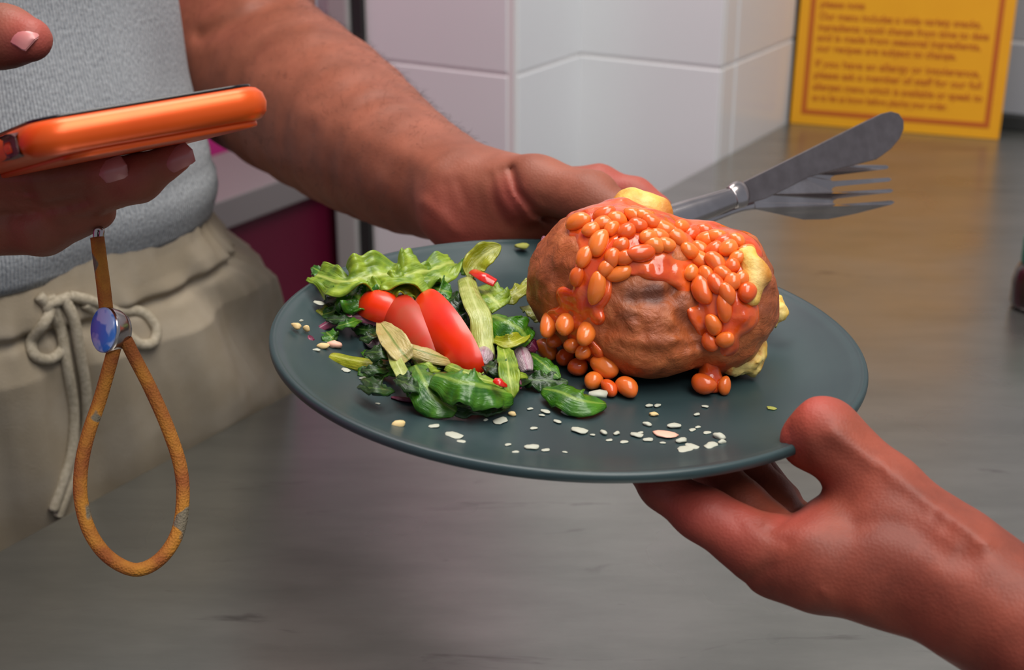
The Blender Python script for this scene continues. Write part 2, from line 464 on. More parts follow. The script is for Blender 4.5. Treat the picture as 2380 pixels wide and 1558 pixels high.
def leaf_mat(name, dark, light, rib, gloss=0.3):
    m, nt, b = new_mat(name); L = nt.links
    uv = N(nt, 'ShaderNodeUVMap'); uv.uv_map = 'uv'
    sp = N(nt, 'ShaderNodeSeparateXYZ'); L.new(uv.outputs[0], sp.inputs[0])
    tc = N(nt, 'ShaderNodeTexCoord')
    n1 = N(nt, 'ShaderNodeTexNoise', Scale=150, Detail=4); L.new(tc.outputs['Object'], n1.inputs['Vector'])
    rp = N(nt, 'ShaderNodeValToRGB'); e = rp.color_ramp.elements
    e[0].position = 0.35; e[0].color = lin(dark); e[1].position = 0.68; e[1].color = lin(light)
    L.new(n1.outputs['Fac'], rp.inputs['Fac'])
    ab = N(nt, 'ShaderNodeMath', _operation='ABSOLUTE'); L.new(sp.outputs['Y'], ab.inputs[0])
    r2 = N(nt, 'ShaderNodeMapRange'); r2.inputs['From Min'].default_value = 0.04; r2.inputs['From Max'].default_value = 0.16
    r2.inputs['To Min'].default_value = 0.8; r2.inputs['To Max'].default_value = 0.0; L.new(ab.outputs[0], r2.inputs['Value'])
    mx = N(nt, 'ShaderNodeMix', _data_type='RGBA'); L.new(r2.outputs[0], mx.inputs['Factor'])
    L.new(rp.outputs['Color'], mx.inputs[6]); mx.inputs[7].default_value = lin(rib)
    L.new(mx.outputs[2], b.inputs['Base Color'])
    b.inputs['Roughness'].default_value = gloss; b.inputs['Coat Weight'].default_value = 0.14; b.inputs['Coat Roughness'].default_value = 0.15
    b.inputs['Subsurface Weight'].default_value = 0.15; b.inputs['Subsurface Scale'].default_value = 0.002; b.inputs['Subsurface Radius'].default_value = (0.5, 1, 0.3)
    # side veins
    wv = N(nt, 'ShaderNodeTexNoise', Scale=7.0, Detail=3); L.new(uv.outputs[0], wv.inputs['Vector'])
    ad = N(nt, 'ShaderNodeMath', _operation='ADD'); L.new(wv.outputs['Fac'], ad.inputs[0]); L.new(n1.outputs['Fac'], ad.inputs[1])
    bp = N(nt, 'ShaderNodeBump', Strength=0.45, Distance=0.0012); L.new(ad.outputs[0], bp.inputs['Height']); L.new(bp.outputs['Normal'], b.inputs['Normal'])
    return m
LM = {
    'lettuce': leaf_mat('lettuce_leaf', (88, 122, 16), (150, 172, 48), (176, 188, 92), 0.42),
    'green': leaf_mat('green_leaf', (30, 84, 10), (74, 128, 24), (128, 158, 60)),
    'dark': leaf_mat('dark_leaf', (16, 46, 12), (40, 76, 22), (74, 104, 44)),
    'yellow': leaf_mat('yellow_green_leaf', (128, 136, 18), (166, 168, 44), (184, 186, 90)),
    'pale': leaf_mat('pale_leaf', (168, 152, 88), (190, 172, 112), (96, 118, 34)),
    'stem': leaf_mat('pale_stem', (140, 152, 56), (186, 192, 112), (190, 196, 124)),
    'onion': leaf_mat('red_onion', (122, 44, 74), (160, 92, 116), (188, 150, 158), 0.2),
    'onion_pale': leaf_mat('pale_onion', (164, 140, 146), (186, 164, 168), (150, 96, 116), 0.2),
    'onion_dark': leaf_mat('dark_onion', (92, 18, 50), (118, 34, 68), (150, 80, 104), 0.2),
}
def potato_skin():
    m, nt, b = new_mat('baked_potato_skin'); L = nt.links
    tc = N(nt, 'ShaderNodeTexCoord')
    n1 = N(nt, 'ShaderNodeTexNoise', Scale=55, Detail=8, Roughness=0.65); L.new(tc.outputs['Object'], n1.inputs['Vector'])
    rp = N(nt, 'ShaderNodeValToRGB'); cr = rp.color_ramp
    cr.elements[0].position = 0.28; cr.elements[0].color = lin((128, 62, 30)); cr.elements[1].position = 0.72; cr.elements[1].color = lin((206, 124, 72))
    e = cr.elements.new(0.5); e.color = lin((180, 94, 48))
    L.new(n1.outputs['Fac'], rp.inputs['Fac'])
    at = N(nt, 'ShaderNodeAttribute', _attribute_name='scorch')
    mx = N(nt, 'ShaderNodeMix', _data_type='RGBA'); L.new(at.outputs['Fac'], mx.inputs['Factor'])
    L.new(rp.outputs['Color'], mx.inputs[6]); mx.inputs[7].default_value = lin((100, 54, 36))
    L.new(mx.outputs[2], b.inputs['Base Color'])
    b.inputs['Roughness'].default_value = 0.46
    n2 = N(nt, 'ShaderNodeTexNoise', Scale=160, Detail=6, Roughness=0.6, Distortion=0.5); L.new(tc.outputs['Object'], n2.inputs['Vector'])
    bp = N(nt, 'ShaderNodeBump', Strength=0.7, Distance=0.002); L.new(n2.outputs['Fac'], bp.inputs['Height']); L.new(bp.outputs['Normal'], b.inputs['Normal'])
    return m
M['potato_skin'] = potato_skin()

# ------------------------------------------------------------------ the setting
EV = np.array([.511, .859, 0]); EV /= np.linalg.norm(EV)      # along the worktop's back edge
NV = np.array([EV[1], -EV[0], 0])                              # from that edge into the worktop
UZ = np.array([0, 0, 1.0])
ROT = Matrix((EV, NV, UZ)).transposed()
ROT = Matrix(((EV[0], -NV[0], 0), (EV[1], -NV[1], 0), (0, 0, 1)))   # right-handed frame: x along EV, y along -NV
RM = 1.2                                                       # room measure: real size of the fittings in units of the first survey
def zr(z): return z if z <= 0.01 else 1.217 + (z - 1.217) * RM
ZC = zr(0.90)                                                  # height of the worktop
K1 = np.array([0.18787, 1.24474, 0.0]) * RM                         # pillar corner standing on the worktop edge
K2 = K1 - NV * 0.1468 * RM; K3 = K2 - EV * 0.1207 * RM
WB = np.array([0.49675, 1.37332, 0.0]) * RM                         # a point on the back wall's foot
tW = float((WB - K1) @ EV) / RM                                     # back wall distance along EV from K1
def ebox(bm, a0, a1, b0, b1, z0, z1):
    """box spanning EV a0..a1, NV b0..b1 (measured from K1) and z0..z1"""
    a0, a1, b0, b1, z0, z1 = a0 * RM, a1 * RM, b0 * RM, b1 * RM, zr(z0), zr(z1)
    c = K1 + EV * (a0 + a1) / 2 + NV * (b0 + b1) / 2; c = (c[0], c[1], (z0 + z1) / 2)
    box(bm, c, (a1 - a0, b1 - b0, z1 - z0), ROT)
def struct(name, args, m, bevel=0, parent=None):
    bm = bmesh.new(); ebox(bm, *args)
    o = bm_obj(name, bm, m, parent, bevel=bevel)
    if parent is None: recenter(o); o['kind'] = 'structure'
    return o
bm = bmesh.new(); box(bm, (0, 1.0, -0.01), (7, 7, 0.02)); fl = recenter(bm_obj('floor', bm, M['floor'])); fl['kind'] = 'structure'

# worktop of brushed steel on its base
ct = empty('worktop', tuple(K1 - EV * 0.7 + NV * 0.5))
tag(ct, 'wide brushed steel worktop with scuffs running under the plate to the yellow card', 'worktop')
bm = bmesh.new(); ebox(bm, -2.2, tW - 0.006, 0.0, 1.15, 0.862, 0.90); bm_obj('top', bm, M['worktop'], ct, bevel=0.002)
bm = bmesh.new(); ebox(bm, -2.15, tW - 0.03, 0.05, 1.10, 0.0, 0.861); bm_obj('base', bm, M['cabinet'], ct)
bm = bmesh.new(); ebox(bm, tW - 0.016, tW - 0.0005, 0.02, 1.15, 0.9005, 0.914); bm_obj('upstand', bm, M['dark_trim'], ct, bevel=0.001)

def tiled_face(parent, origin, along, outward, length, z0, z1, joint, size=0.15, gap=0.003, first=0.0, m='tile'):
    """square tiles on a wall face, each a piece of its own, with recessed grout between them"""
    along = np.asarray(along); outward = np.asarray(outward)
    length, z0, z1, joint, size, first = length * RM, zr(z0), zr(z1), zr(joint), size * RM, first * RM
    zs = []; z = joint
    while z > z0: z -= size
    while z < z1: zs.append(z); z += size
    xs = []; x = first
    while x < length - 1e-4: xs.append((max(0, x), min(length, x + size))); x += size
    rot = Matrix(((along[0], outward[0], 0), (along[1], outward[1], 0), (0, 0, 1)))
    cache = {}
    for (xa, xb) in xs:
        if xb - xa < 0.008: continue
        for z in zs:
            za, zb = max(z, z0), min(z + size, z1)
            if zb - za < 0.01: continue
            w, hgt = xb - xa - gap, zb - za - gap
            key = (round(w, 4), round(hgt, 4))
            if key not in cache:
                b2 = bmesh.new(); box(b2, (0, 0, 0), (w, 0.007, hgt))
                bmesh.ops.bevel(b2, geom=list(b2.edges), offset=0.0012, segments=1, affect='EDGES')
                me = bpy.data.meshes.new('tile'); b2.to_mesh(me); b2.free(); me.materials.append(M[m]); cache[key] = me
            o = bpy.data.objects.new('tile', cache[key]); COL.objects.link(o); o.parent = parent
            c = np.asarray(origin) + along * (xa + xb) / 2 + outward * 0.0035
            m4 = rot.to_4x4(); m4.translation = Vector((c[0], c[1], (za + zb) / 2))
            o.matrix_local = parent.matrix_world.inverted() @ m4
ZJ = 0.983
ZT = 2.25
# stepped pillar: two square blocks behind the worktop edge
def pillar(name, a0, a1, b0, b1):
    bm = bmesh.new(); ebox(bm, a0, a1, b0, b1, 0.0, ZT)
    o = recenter(bm_obj(name, bm, M['grout'])); o['kind'] = 'structure'
    bpy.context.view_layer.update(); return o
pA = pillar('wall_pillar', -0.0048, 0.181, -0.45, -0.0035)
tiled_face(pA, K1 - NV * 0.0085, EV, NV, 0.181, 0.6, ZT, ZJ, first=-0.12)
tiled_face(pA, K1, -NV, -EV, 0.1468, 0.6, ZT, ZJ)
pB = pillar('wall_left', -0.1207 - 0.0048, -0.006, -0.298, -0.1468 + 0.0048)
tiled_face(pB, K2, -EV, NV, 0.1207, 0.6, ZT, ZJ)
tiled_face(pB, K3, -NV, -EV, 0.1512, 0.6, ZT, ZJ)
# dark and steel edge strips closing both ends of the tiling
bm = bmesh.new(); ebox(bm, 0.1815, 0.210, -0.03, -0.001, 0.9005, ZT); o = recenter(bm_obj('trim_1', bm, M['dark_trim'], bevel=0.001)); o['kind'] = 'structure'
bm = bmesh.new(); ebox(bm, -0.131, -0.06, -0.311, -0.2985, 0.0, ZT); o = recenter(bm_obj('trim_2', bm, M['dark_trim'], bevel=0.001)); o['kind'] = 'structure'
bm = bmesh.new(); ebox(bm, -0.135, -0.06, -0.336, -0.3115, 0.0, ZT); o = recenter(bm_obj('trim_3', bm, M['steel_trim'], bevel=0.003)); o['kind'] = 'structure'
# back wall behind the card
wb = empty('wall_back', tuple(WB)); wb['kind'] = 'structure'
bm = bmesh.new(); ebox(bm, tW + 0.0027, tW + 0.12, -0.45, 1.6, 0.0, ZT); wbm = bm_obj('plaster', bm, M['grout'], wb)
bpy.context.view_layer.update()
cW = K1 + EV * (tW + 0.0075) * RM + NV * (-0.02)
tiled_face(wb, cW, NV, -EV, 1.5, 0.9, ZT, ZJ, first=-0.06, m='tile_shaded')
# magenta partition beyond the person, with the grey top of a second unit in front of it
bm = bmesh.new(); ebox(bm, -2.2, -0.06, -0.60, -0.456, 0.0, ZT); o = recenter(bm_obj('wall_magenta', bm, M['magenta'])); o['kind'] = 'structure'
un = empty('low_unit', tuple(K1 - EV * 1.0 - NV * 0.40))
tag(un, 'low magenta unit, shade painted into its front, with a narrow grey top behind the person', 'cabinet')
bm = bmesh.new(); ebox(bm, -2.1, -0.0625, -0.455, -0.352, 0.0, 0.8545); bm_obj('front_panel', bm, M['magenta_shaded'], un)
bm = bmesh.new(); ebox(bm, -2.1, -0.0625, -0.455, -0.340, 0.855, 0.882); bm_obj('ledge', bm, M['grey_top'], un, bevel=0.002)

# ------------------------------------------------------------------ the plate
pl_frame = Matrix((PU, PV, PN)).transposed().to_4x4(); pl_frame.translation = Vector(PC)
R = 0.12
prof = [(0, FLOOR), (0.060, FLOOR), (0.080, FLOOR + 0.0003), (0.092, FLOOR + 0.0012), (0.102, FLOOR + 0.0036), (0.110, FLOOR + 0.0066), (0.1145, FLOOR + 0.0086),
        (0.1168, -0.0002), (0.1182, 0.0004), (0.1194, 0.0001), (0.1200, -0.0010), (0.1199, -0.0024), (0.1188, -0.0036),
        (0.112, -0.0068), (0.102, -0.0105), (0.090, -0.0128), (0.078, -0.0138), (0.075, -0.0160), (0.071, -0.0160), (0.069, -0.0142), (0, -0.0140)]
prof = list(catmull(prof, 80)); prof[0] = (0, prof[0][1]); prof[-1] = (0, prof[-1][1])
plate = lathe('plate', prof, M['plate'], seg=160)
plate.matrix_world = pl_frame
tag(plate, 'round matt teal-grey dinner plate carrying the meal between two hands', 'plate')

# ------------------------------------------------------------------ people: bodies as blended distance fields
def fingers_union(p, chains, k=0.004):
    d = None
    for c in chains:
        e = chain(p, c, 0.004); d = e if d is None else smin(d, e, 0.0012)
    return d

# --- person on the far side: left arm reaching to the plate
f_dir = np.array([0.70, -0.714, 0]); l_dir = np.array([0.714, 0.70, 0])     # facing, and the person's left
B0 = np.array([-0.296, 0.700, 0.0]) * RM                                          # body axis
sh_l = np.array([-0.190, 1.05, 1.45]); sh_r = B0 - l_dir * 0.20 + UZ * 1.45
arm_nodes = [(sh_l, 0.052), pxnode(525, -120, 1.00, 200), pxnode(550, 105, .965, 196), pxnode(765, 272, .865, 184), pxnode(935, 388, .780, 147), pxnode(1095, 458, .722, 112)]
def dense(nodes, n=20):
    q = catmull(np.array([list(a) + [r] for a, r in nodes]), n)
    return [(w[:3], float(w[3])) for w in q]
arm_fine = dense(arm_nodes)
palm_nodes = [pxnode(1090, 458, .715, 112), pxnode(1190, 470, .708, 104), pxnode(1270, 490, .705, 84)]
heel = [pxnode(1060, 500, .712, 78), pxnode(1180, 520, .708, 70)]
thumb_l = [pxnode(1130, 445, .705, 84), pxnode(1243, 436, .685, 74), pxnode(1368, 462, .668, 62), pxnode(1462, 512, .655, 48)]
index_l = [pxnode(1265, 452, .715, 66), pxnode(1392, 434, .712, 49), pxnode(1475, 453, .708, 40), pxnode(1536, 480, .703, 27)]
mid_l = [(PL(-.012, .150, -.012), .012), (PL(.018, .122, -.026), .0095), (PL(.036, .088, -.027), .0085), (PL(.046, .070, -.025), .0075)]
ring_l = [(PL(-.026, .150, -.014), .012), (PL(-.008, .122, -.028), .0092), (PL(.006, .084, -.027), .0082), (PL(.014, .064, -.025), .0072)]
lit_l = [(PL(-.042, .150, -.014), .011), (PL(-.034, .124, -.027), .0082), (PL(-.024, .094, -.026), .0072), (PL(-.018, .078, -.0245), .0064)]
knuck = [pxnode(1190, 480, .715, 90), (PL(-.028, .152, -.010), .014)]
GL = [([(1188, 395), (1202, 445), (1245, 495), (1320, 525)], 11, .0036), ([(1165, 400), (1178, 450), (1215, 505)], 10, .0014), ([(1140, 410), (1150, 470), (1180, 525)], 10, .0010),
      ([(1215, 420), (1240, 455), (1270, 470)], 7, .0005), ([(1065, 425), (1085, 480), (1060, 550)], 12, .0009), ([(1035, 430), (1050, 490), (1035, 545)], 14, .0006),
      ([(470, 84), (560, 45), (660, -8)], 22, .0036), ([(985, 470), (1035, 510), (1060, 540)], 14, -.0010), ([(700, 250), (880, 330), (1010, 390)], 34, -.0015),
      ([(1300, 478), (1330, 470), (1345, 440)], 6, .0004), ([(1430, 440), (1440, 425)], 6, .0004)]
def f_arm(p):
    a = chain(p, arm_fine, 0.004)
    a = smin(a, chain(p, palm_nodes, 0.006), 0.012)
    a = smin(a, chain(p, heel, 0.008), 0.010)
    a = smin(a, chain(p, knuck, 0.008), 0.010)
    fg = fingers_union(p, [index_l, mid_l, ring_l, lit_l])
    a = smin(a, fg, 0.006)
    a = smin(a, chain(p, thumb_l, 0.006), 0.005)
    a = grooves(p, a, GL)
    near = np.abs(a) < 0.01
    if near.any(): a[near] += 0.0006 * vnoise(p[near], 90, 3)
    return a
def pink_f(spots):
    def f(V):
        out = np.zeros(len(V))
        for c, r in spots: out = np.maximum(out, np.clip(1.25 - np.linalg.norm(V - c, axis=1) / r, 0, 1))
        return out
    return f
lo, hi = bounds(arm_nodes[1:] + palm_nodes + thumb_l + index_l + mid_l + ring_l + lit_l)
hi[2] = max(hi[2], 1.30)
V1, F1 = sdf_geo(f_arm, lo, hi, 0.0015)
V1 = relax(V1, F1, 2)
pk1 = pink_f([(P(1070, 540, .71), .028), (P(1530, 475, .70), .03), (P(1420, 430, .70), .02), (P(1200, 470, .68), .014)])(V1)

# right arm with the phone in its hand
hand_r = [pxnode(-330, 430, .60, 140), pxnode(-180, 455, .575, 135), pxnode(-60, 470, .560, 105)]
arm_r = [(sh_r, 0.052), (B0 - l_dir * 0.27 + f_dir * 0.02 + UZ * 1.24, 0.048), pxnode(-560, 440, .70, 190), pxnode(-330, 430, .60, 130)]
thumb_r = [pxnode(-260, 330, .575, 90), pxnode(-150, 140, .545, 70), pxnode(10, 84, .520, 64), pxnode(70, 92, .513, 52)]
fA = [pxnode(-80, 465, .565, 72), pxnode(150, 462, .548, 62), pxnode(320, 415, .530, 54), pxnode(412, 366, .522, 36)]
fB = [pxnode(-80, 405, .556, 64), pxnode(110, 415, .538, 54), pxnode(262, 396, .524, 37)]
fC = [pxnode(-80, 528, .572, 70), pxnode(100, 530, .556, 62), pxnode(225, 490, .548, 46)]
fD = [pxnode(-80, 500, .590, 60), pxnode(60, 520, .585, 50)]
GR = [([(-40, 503), (90, 492), (200, 466)], 9, .0026), ([(-40, 442), (90, 446), (200, 430)], 9, .0020), ([(-40, 556), (60, 552), (150, 530)], 8, .0006), ([(60, 425), (75, 470)], 7, .0006), ([(110, 505), (120, 560)], 7, .0005), ([(300, 425), (320, 470)], 7, .0004), ([(20, 40), (35, 130)], 5, .0002)]
def f_armr(p):
    a = chain(p, arm_r, 0.03)
    a = smin(a, chain(p, hand_r, 0.015), 0.012)
    a = smin(a, fingers_union(p, [fA, fB, fC, fD]), 0.006)
    a = smin(a, chain(p, thumb_r, 0.008), 0.008)
    return grooves(p, a, GR)
lo, hi = bounds(arm_r[2:] + hand_r + thumb_r + fA + fC); hi[2] = max(hi[2], 1.26)
V2, F2 = sdf_geo(f_armr, lo, hi, 0.0018)
V2 = relax(V2, F2, 2)
pk2 = pink_f([(P(85, 92, .51), .014), (P(430, 352, .52), .012), (P(275, 385, .52), .012)])(V2)
# trunk under the clothes joins the two arms into one body
def f_trunk(p):
    q = p - B0; x = q @ l_dir; y = q @ f_dir
    z = np.clip(p[:, 2], 0.66, 1.40)
    r = np.sqrt((x / 1.35) ** 2 + y ** 2 + (p[:, 2] - z) ** 2) - 0.100
    a = smin(r, cone(p, B0 + UZ * 1.43 + l_dir * .05, sh_l, .055, .050), .04)
    a = smin(a, cone(p, B0 + UZ * 1.43 - l_dir * .05, sh_r, .055, .050), .04)
    a = smin(a, cone(p, sh_l, np.asarray(arm_nodes[1][0]), .052, arm_nodes[1][1]), .02)
    a = smin(a, cone(p, sh_r, np.asarray(arm_r[1][0]), .052, .046), .02)
    a = smin(a, cone(p, np.asarray(arm_r[1][0]), np.asarray(arm_r[2][0]), .046, arm_r[2][1]), .02)
    return a
V3, F3 = sdf_geo(f_trunk, (-0.80, 0.45, 0.5), (-0.05, 1.20, 1.56), 0.007)
V = np.vstack([V1, V2, V3]); Fq = np.vstack([F1, F2 + len(V1), F3 + len(V1) + len(V2)])
person = empty('person', tuple(B0 + UZ * 0.5))
tag(person, 'person in grey ribbed jumper and beige trousers holding an orange phone', 'person')
np_mesh('body', V, Fq, M['skin_a'], person, {'pink': np.concatenate([pk1, pk2, np.zeros(len(V3))])})

# fine dark hair on the reaching forearm
hr = np.random.default_rng(5)
fn = np.cross(V1[F1[:, 2]] - V1[F1[:, 0]], V1[F1[:, 3]] - V1[F1[:, 1]])
VN = np.zeros_like(V1)
for k in range(4):
    for c in range(3): VN[:, c] += np.bincount(F1[:, k], fn[:, c], len(V1))
VN /= np.linalg.norm(VN, axis=1)[:, None] + 1e-12
tan_dir = P(1095, 458, .722) - P(548, 105, .965); tan_dir /= np.linalg.norm(tan_dir)
axis_a, axis_b = P(548, 105, .965), P(1095, 458, .722)
tt = ((V1 - axis_a) @ tan_dir) / np.linalg.norm(axis_b - axis_a)
cand = np.nonzero((tt > 0.05) & (tt < 0.93))[0]
hv = []; hf = []
for i in hr.choice(cand, 3800, replace=False):
    p0 = V1[i]; nn = VN[i]
    if nn @ UZ < -0.35: continue
    L = hr.uniform(.004, .009); d0 = tan_dir * 0.8 + nn * 0.35 + hr.normal(size=3) * 0.28; d0 /= np.linalg.norm(d0)
    p1 = p0 + d0 * L * 0.5 + nn * .0006; p2 = p1 + (d0 * 0.8 - nn * 0.25 - UZ * 0.2) * L * 0.5
    sd = np.cross(d0, -fwd); sd /= np.linalg.norm(sd) + 1e-9; w = .000045; k = len(hv)
    hv += [p0 - sd * w, p0 + sd * w, p0 + nn * w, p1 - sd * w * .8, p1 + sd * w * .8, p1 + nn * w, p2]
    hf += [(k, k + 1, k + 4, k + 3), (k + 1, k + 2, k + 5, k + 4), (k + 2, k, k + 3, k + 5), (k + 3, k + 4, k + 6), (k + 4, k + 5, k + 6), (k + 5, k + 3, k + 6)]
M['hair'] = mat('arm_hair', (34, 24, 20), 0.6)
ah = mesh_obj('arm_hair', hv, hf, M['hair'], person); ah['kind'] = 'stuff'

def nail(parent, c, along, out, L, Wd, mt='nail'):
    """slightly domed fingernail lying on a fingertip"""
    along = np.asarray(along, float); along /= np.linalg.norm(along)
    out = np.asarray(out, float); out -= along * (out @ along); out /= np.linalg.norm(out)
    side = np.cross(along, out); vs = []; fs = []; n = 9
    for top in (1, 0):
        for i in range(n):
            for j in range(n):
                a = -1 + 2 * i / (n - 1); b = -1 + 2 * j / (n - 1)
                w = math.sqrt(max(0.0, 1 - abs(a) ** 6)) * (0.92 + 0.08 * a)
                h = -0.5 * (b * w) ** 2 * Wd * 0.62 - 0.16 * a * a * L - (0 if top else 0.0006)
                vs.append(np.asarray(c) + along * a * L / 2 + side * b * w * Wd / 2 + out * h)
    for i in range(n - 1):
        for j in range(n - 1):
            q = (i * n + j, (i + 1) * n + j, (i + 1) * n + j + 1, i * n + j + 1)
            fs.append(q); fs.append(tuple(x + n * n for x in q[::-1]))
    return mesh_obj('fingernail', vs, fs, M[mt], parent)
tocam = -fwd
nail(person, P(52, 72, .5052), P(120, 104, .513) - P(20, 62, .52), np.array([0, 0.25, 1.0]) * 0.55 + tocam * 0.8, 0.0105, 0.0105)
nail(person, P(409, 367, .5155), P(450, 345, .52) - P(370, 395, .523), tocam + np.array([0.15, 0, 0.1]), 0.0125, 0.0088)
nail(person, P(257, 396, .5175), P(300, 380, .52) - P(215, 412, .522), tocam + np.array([0.1, 0, -0.1]), 0.0115, 0.0090)

# --- clothing of that person
def body_tube(name, zs, prof, m, parent, nth=288, fold=None, th0=0.0, th1=2 * math.pi, thick=0.0015):
    """closed garment tube around the body axis; prof(z) -> (lateral, front, shift_l, shift_f)"""
    vs = []; uv = []
    for z in zs:
        a, b, sl, sf = prof(z)
        for k in range(nth):
            th = -math.pi + 2 * math.pi * k / nth
            ex = 2.3
            ct_, st_ = math.cos(th), math.sin(th)
            rr = (abs(ct_) ** ex + abs(st_) ** ex) ** (-1 / ex)
            dr = fold(th, z) if fold else 0.0
            x = (a + dr) * rr * st_ + sl; y = (b + dr) * rr * ct_ + sf      # th = 0 is the front
            q = B0 + (l_dir * x + f_dir * y) * RM; zz = zr(z)
            vs.append((q[0], q[1], zz)); uv.append((th * 0.135 * RM, z * RM))
    fs = []
    for i in range(len(zs) - 1):
        for k in range(nth):
            k2 = (k + 1) % nth
            fs.append((i * nth + k, i * nth + k2, (i + 1) * nth + k2, (i + 1) * nth + k))
    o = mesh_obj(name, vs, fs, m, parent)
    ul = o.data.uv_layers.new(name='uv')
    for lp in o.data.loops: ul.data[lp.index].uv = uv[lp.vertex_index]
    sm = o.modifiers.new('solid', 'SOLIDIFY'); sm.thickness = thick * RM; sm.offset = -1
    return o
def interp(z, tab):
    zs = [t[0] for t in tab]
    return tuple(float(np.interp(z, zs, [t[i] for t in tab])) for i in range(1, len(tab[0])))
sw_tab = [(1.000, .134, .119, 0, 0), (1.018, .139, .126, 0, 0), (1.04, .138, .127, 0, 0), (1.08, .130, .124, 0, 0), (1.15, .121, .119, 0, 0), (1.30, .150, .112, 0, 0), (1.40, .150, .100, 0, 0), (1.455, .080, .070, 0, 0)]
def sw_fold(th, z):
    return 0.0016 * math.sin(5 * th + 9 * z) * math.sin(40 * z) + 0.0035 * mnoise.noise((3 * math.sin(th), 3 * math.cos(th), 14 * z)) + (0.0015 if z < 1.03 else 0)
zs = list(np.linspace(1.003, 1.455, 110))
jumper = body_tube('jumper', zs, lambda z: interp(z, sw_tab), M['knit'], person, fold=sw_fold, thick=0.003)
jumper['label'] = 'grey ribbed jumper'
for side, sh, tgt in ((1, sh_l, np.asarray(arm_nodes[1][0])), (-1, sh_r, np.asarray(arm_r[1][0]))):
    a = sh + UZ * 0.01; b_ = sh + (tgt - sh) * 0.55
    v, f = tube_geo(catmull([a - (tgt - sh) * 0.2, a, b_], 14), np.linspace(.072, .072, 14), 40, caps=False)
    sl = mesh_obj('sleeve', v, f, M['knit'], jumper)
    ul = sl.data.uv_layers.new(name='uv')
    for lp in sl.data.loops: ul.data[lp.index].uv = ((lp.vertex_index % 40) * 0.0095, (lp.vertex_index // 40) * .01)
tr_tab = [(0.55, .185, .110, .010, .0), (0.75, .196, .112, .014, -.004), (0.86, .194, .114, .014, -.004), (0.91, .184, .120, .010, -.002), (0.96, .164, .125, .005, 0), (0.985, .142, .121, 0, 0), (1.0, .132, .119, 0, 0), (1.03, .128, .117, 0, 0)]
def tr_fold(th, z):
    t = (1.03 - z)
    g = 0.0016 * math.sin(th * 46 + 3 * math.sin(7 * th)) * math.exp(-((z - 0.978) / 0.012) ** 2)            # elastic gathers
    long = 0.0065 * mnoise.noise((6.0 * math.sin(th) + 2.0 * z, 6.0 * math.cos(th), 5 * z)) * min(1, max(0, 0.99 - z) / 0.03)
    fine = 0.0034 * (0.5 - abs(mnoise.noise((13 * math.sin(th), 13 * math.cos(th), 7 * z + 4)))) * min(1, t / 0.03)
    diag = 0.004 * math.sin(60 * (z + 0.12 * th)) * math.exp(-((th - 0.75) / 0.35) ** 2) * min(1, t / 0.06)
    band = 0.0030 / (1 + math.exp(-(z - 0.981) / 0.0008)) - 0.003 * math.exp(-((z - 0.979) / 0.003) ** 2)
    return g + long * 1.3 + fine + diag + band
zs = list(np.linspace(0.55, 0.86, 50)) + list(np.linspace(0.863, 1.03, 130))
trousers = body_tube('trousers', zs, lambda z: interp(z, tr_tab), M['cotton'], person, nth=420, fold=tr_fold)
trousers['label'] = 'beige cotton trousers with gathered waist'

# drawstring tied in a bow at the front of the waist
def surf_pt(x, y):
    """point on the front of the trousers seen through a pixel"""
    dg = bpy.context.evaluated_depsgraph_get()
    bv = surf_pt.bvh
    r = ray(x, y); L = np.linalg.norm(r)
    h = bv.ray_cast(Vector(CAM), Vector(r / L))
    return (np.array(h[0]), np.array(h[1])) if h[0] is not None else (P(x, y, .68), -fwd)
surf_pt.bvh = BVHTree.FromPolygons([v.co.copy() for v in trousers.data.vertices], [tuple(p.vertices) for p in trousers.data.polygons])
def lay(pts, r, lift=0.6):
    out = []
    for x, y in pts:
        q, nn = surf_pt(x, y); out.append(q - fwd * r * lift * 1.6)
    return out
rc = 0.0032
ds = tube('drawstring', catmull(lay([(95, 688), (120, 720), (105, 755), (78, 790), (85, 825), (120, 835), (150, 810), (145, 765), (115, 715), (140, 700), (165, 690)], rc), 80), rc, M['cord'], trousers, seg=10)
ds['label'] = 'drawstring tied in a bow'
tube('drawstring', catmull(lay([(165, 688), (215, 700), (270, 722), (330, 725), (365, 760), (360, 795), (330, 800), (300, 780), (250, 745), (200, 705)], rc), 80), rc, M['cord'], trousers, seg=10)
tube('drawstring', catmull(lay([(150, 690), (175, 740), (190, 820), (205, 920), (200, 1010), (175, 1100), (150, 1170), (140, 1198)], rc), 70), rc, M['cord'], trousers, seg=10)
tube('drawstring', catmull(lay([(120, 690), (145, 760), (160, 850), (175, 950), (172, 1040), (150, 1120), (128, 1185)], rc), 70), rc, M['cord'], trousers, seg=10)

# --- second person: a left hand under the near rim with the thumb on top
W2 = [pxnode(2240, 1372, .462, 128), pxnode(2450, 1500, .448, 166), pxnode(2700, 1660, .430, 196), pxnode(2950, 1800, .415, 215)]
palm2 = [pxnode(2240, 1372, .462, 126), pxnode(2050, 1332, .474, 120), pxnode(1905, 1312, .481, 106), pxnode(1806, 1300, .487, 88)]
fill2 = [pxnode(2200, 1290, .470, 110), pxnode(2080, 1230, .480, 92), pxnode(1985, 1215, .488, 70)]
web2 = [pxnode(2000, 1180, .490, 62), pxnode(1900, 1240, .494, 58), pxnode(1830, 1262, .494, 56)]
thumb2 = [pxnode(2200, 1268, .474, 96), pxnode(2056, 1142, .486, 86), pxnode(1914, 1012, .494, 82), pxnode(1868, 1026, .4985, 56)]
idx2 = [pxnode(1806, 1300, .487, 86), pxnode(1636, 1198, .494, 63), pxnode(1542, 1134, .502, 51), pxnode(1488, 1080, .511, 42)]
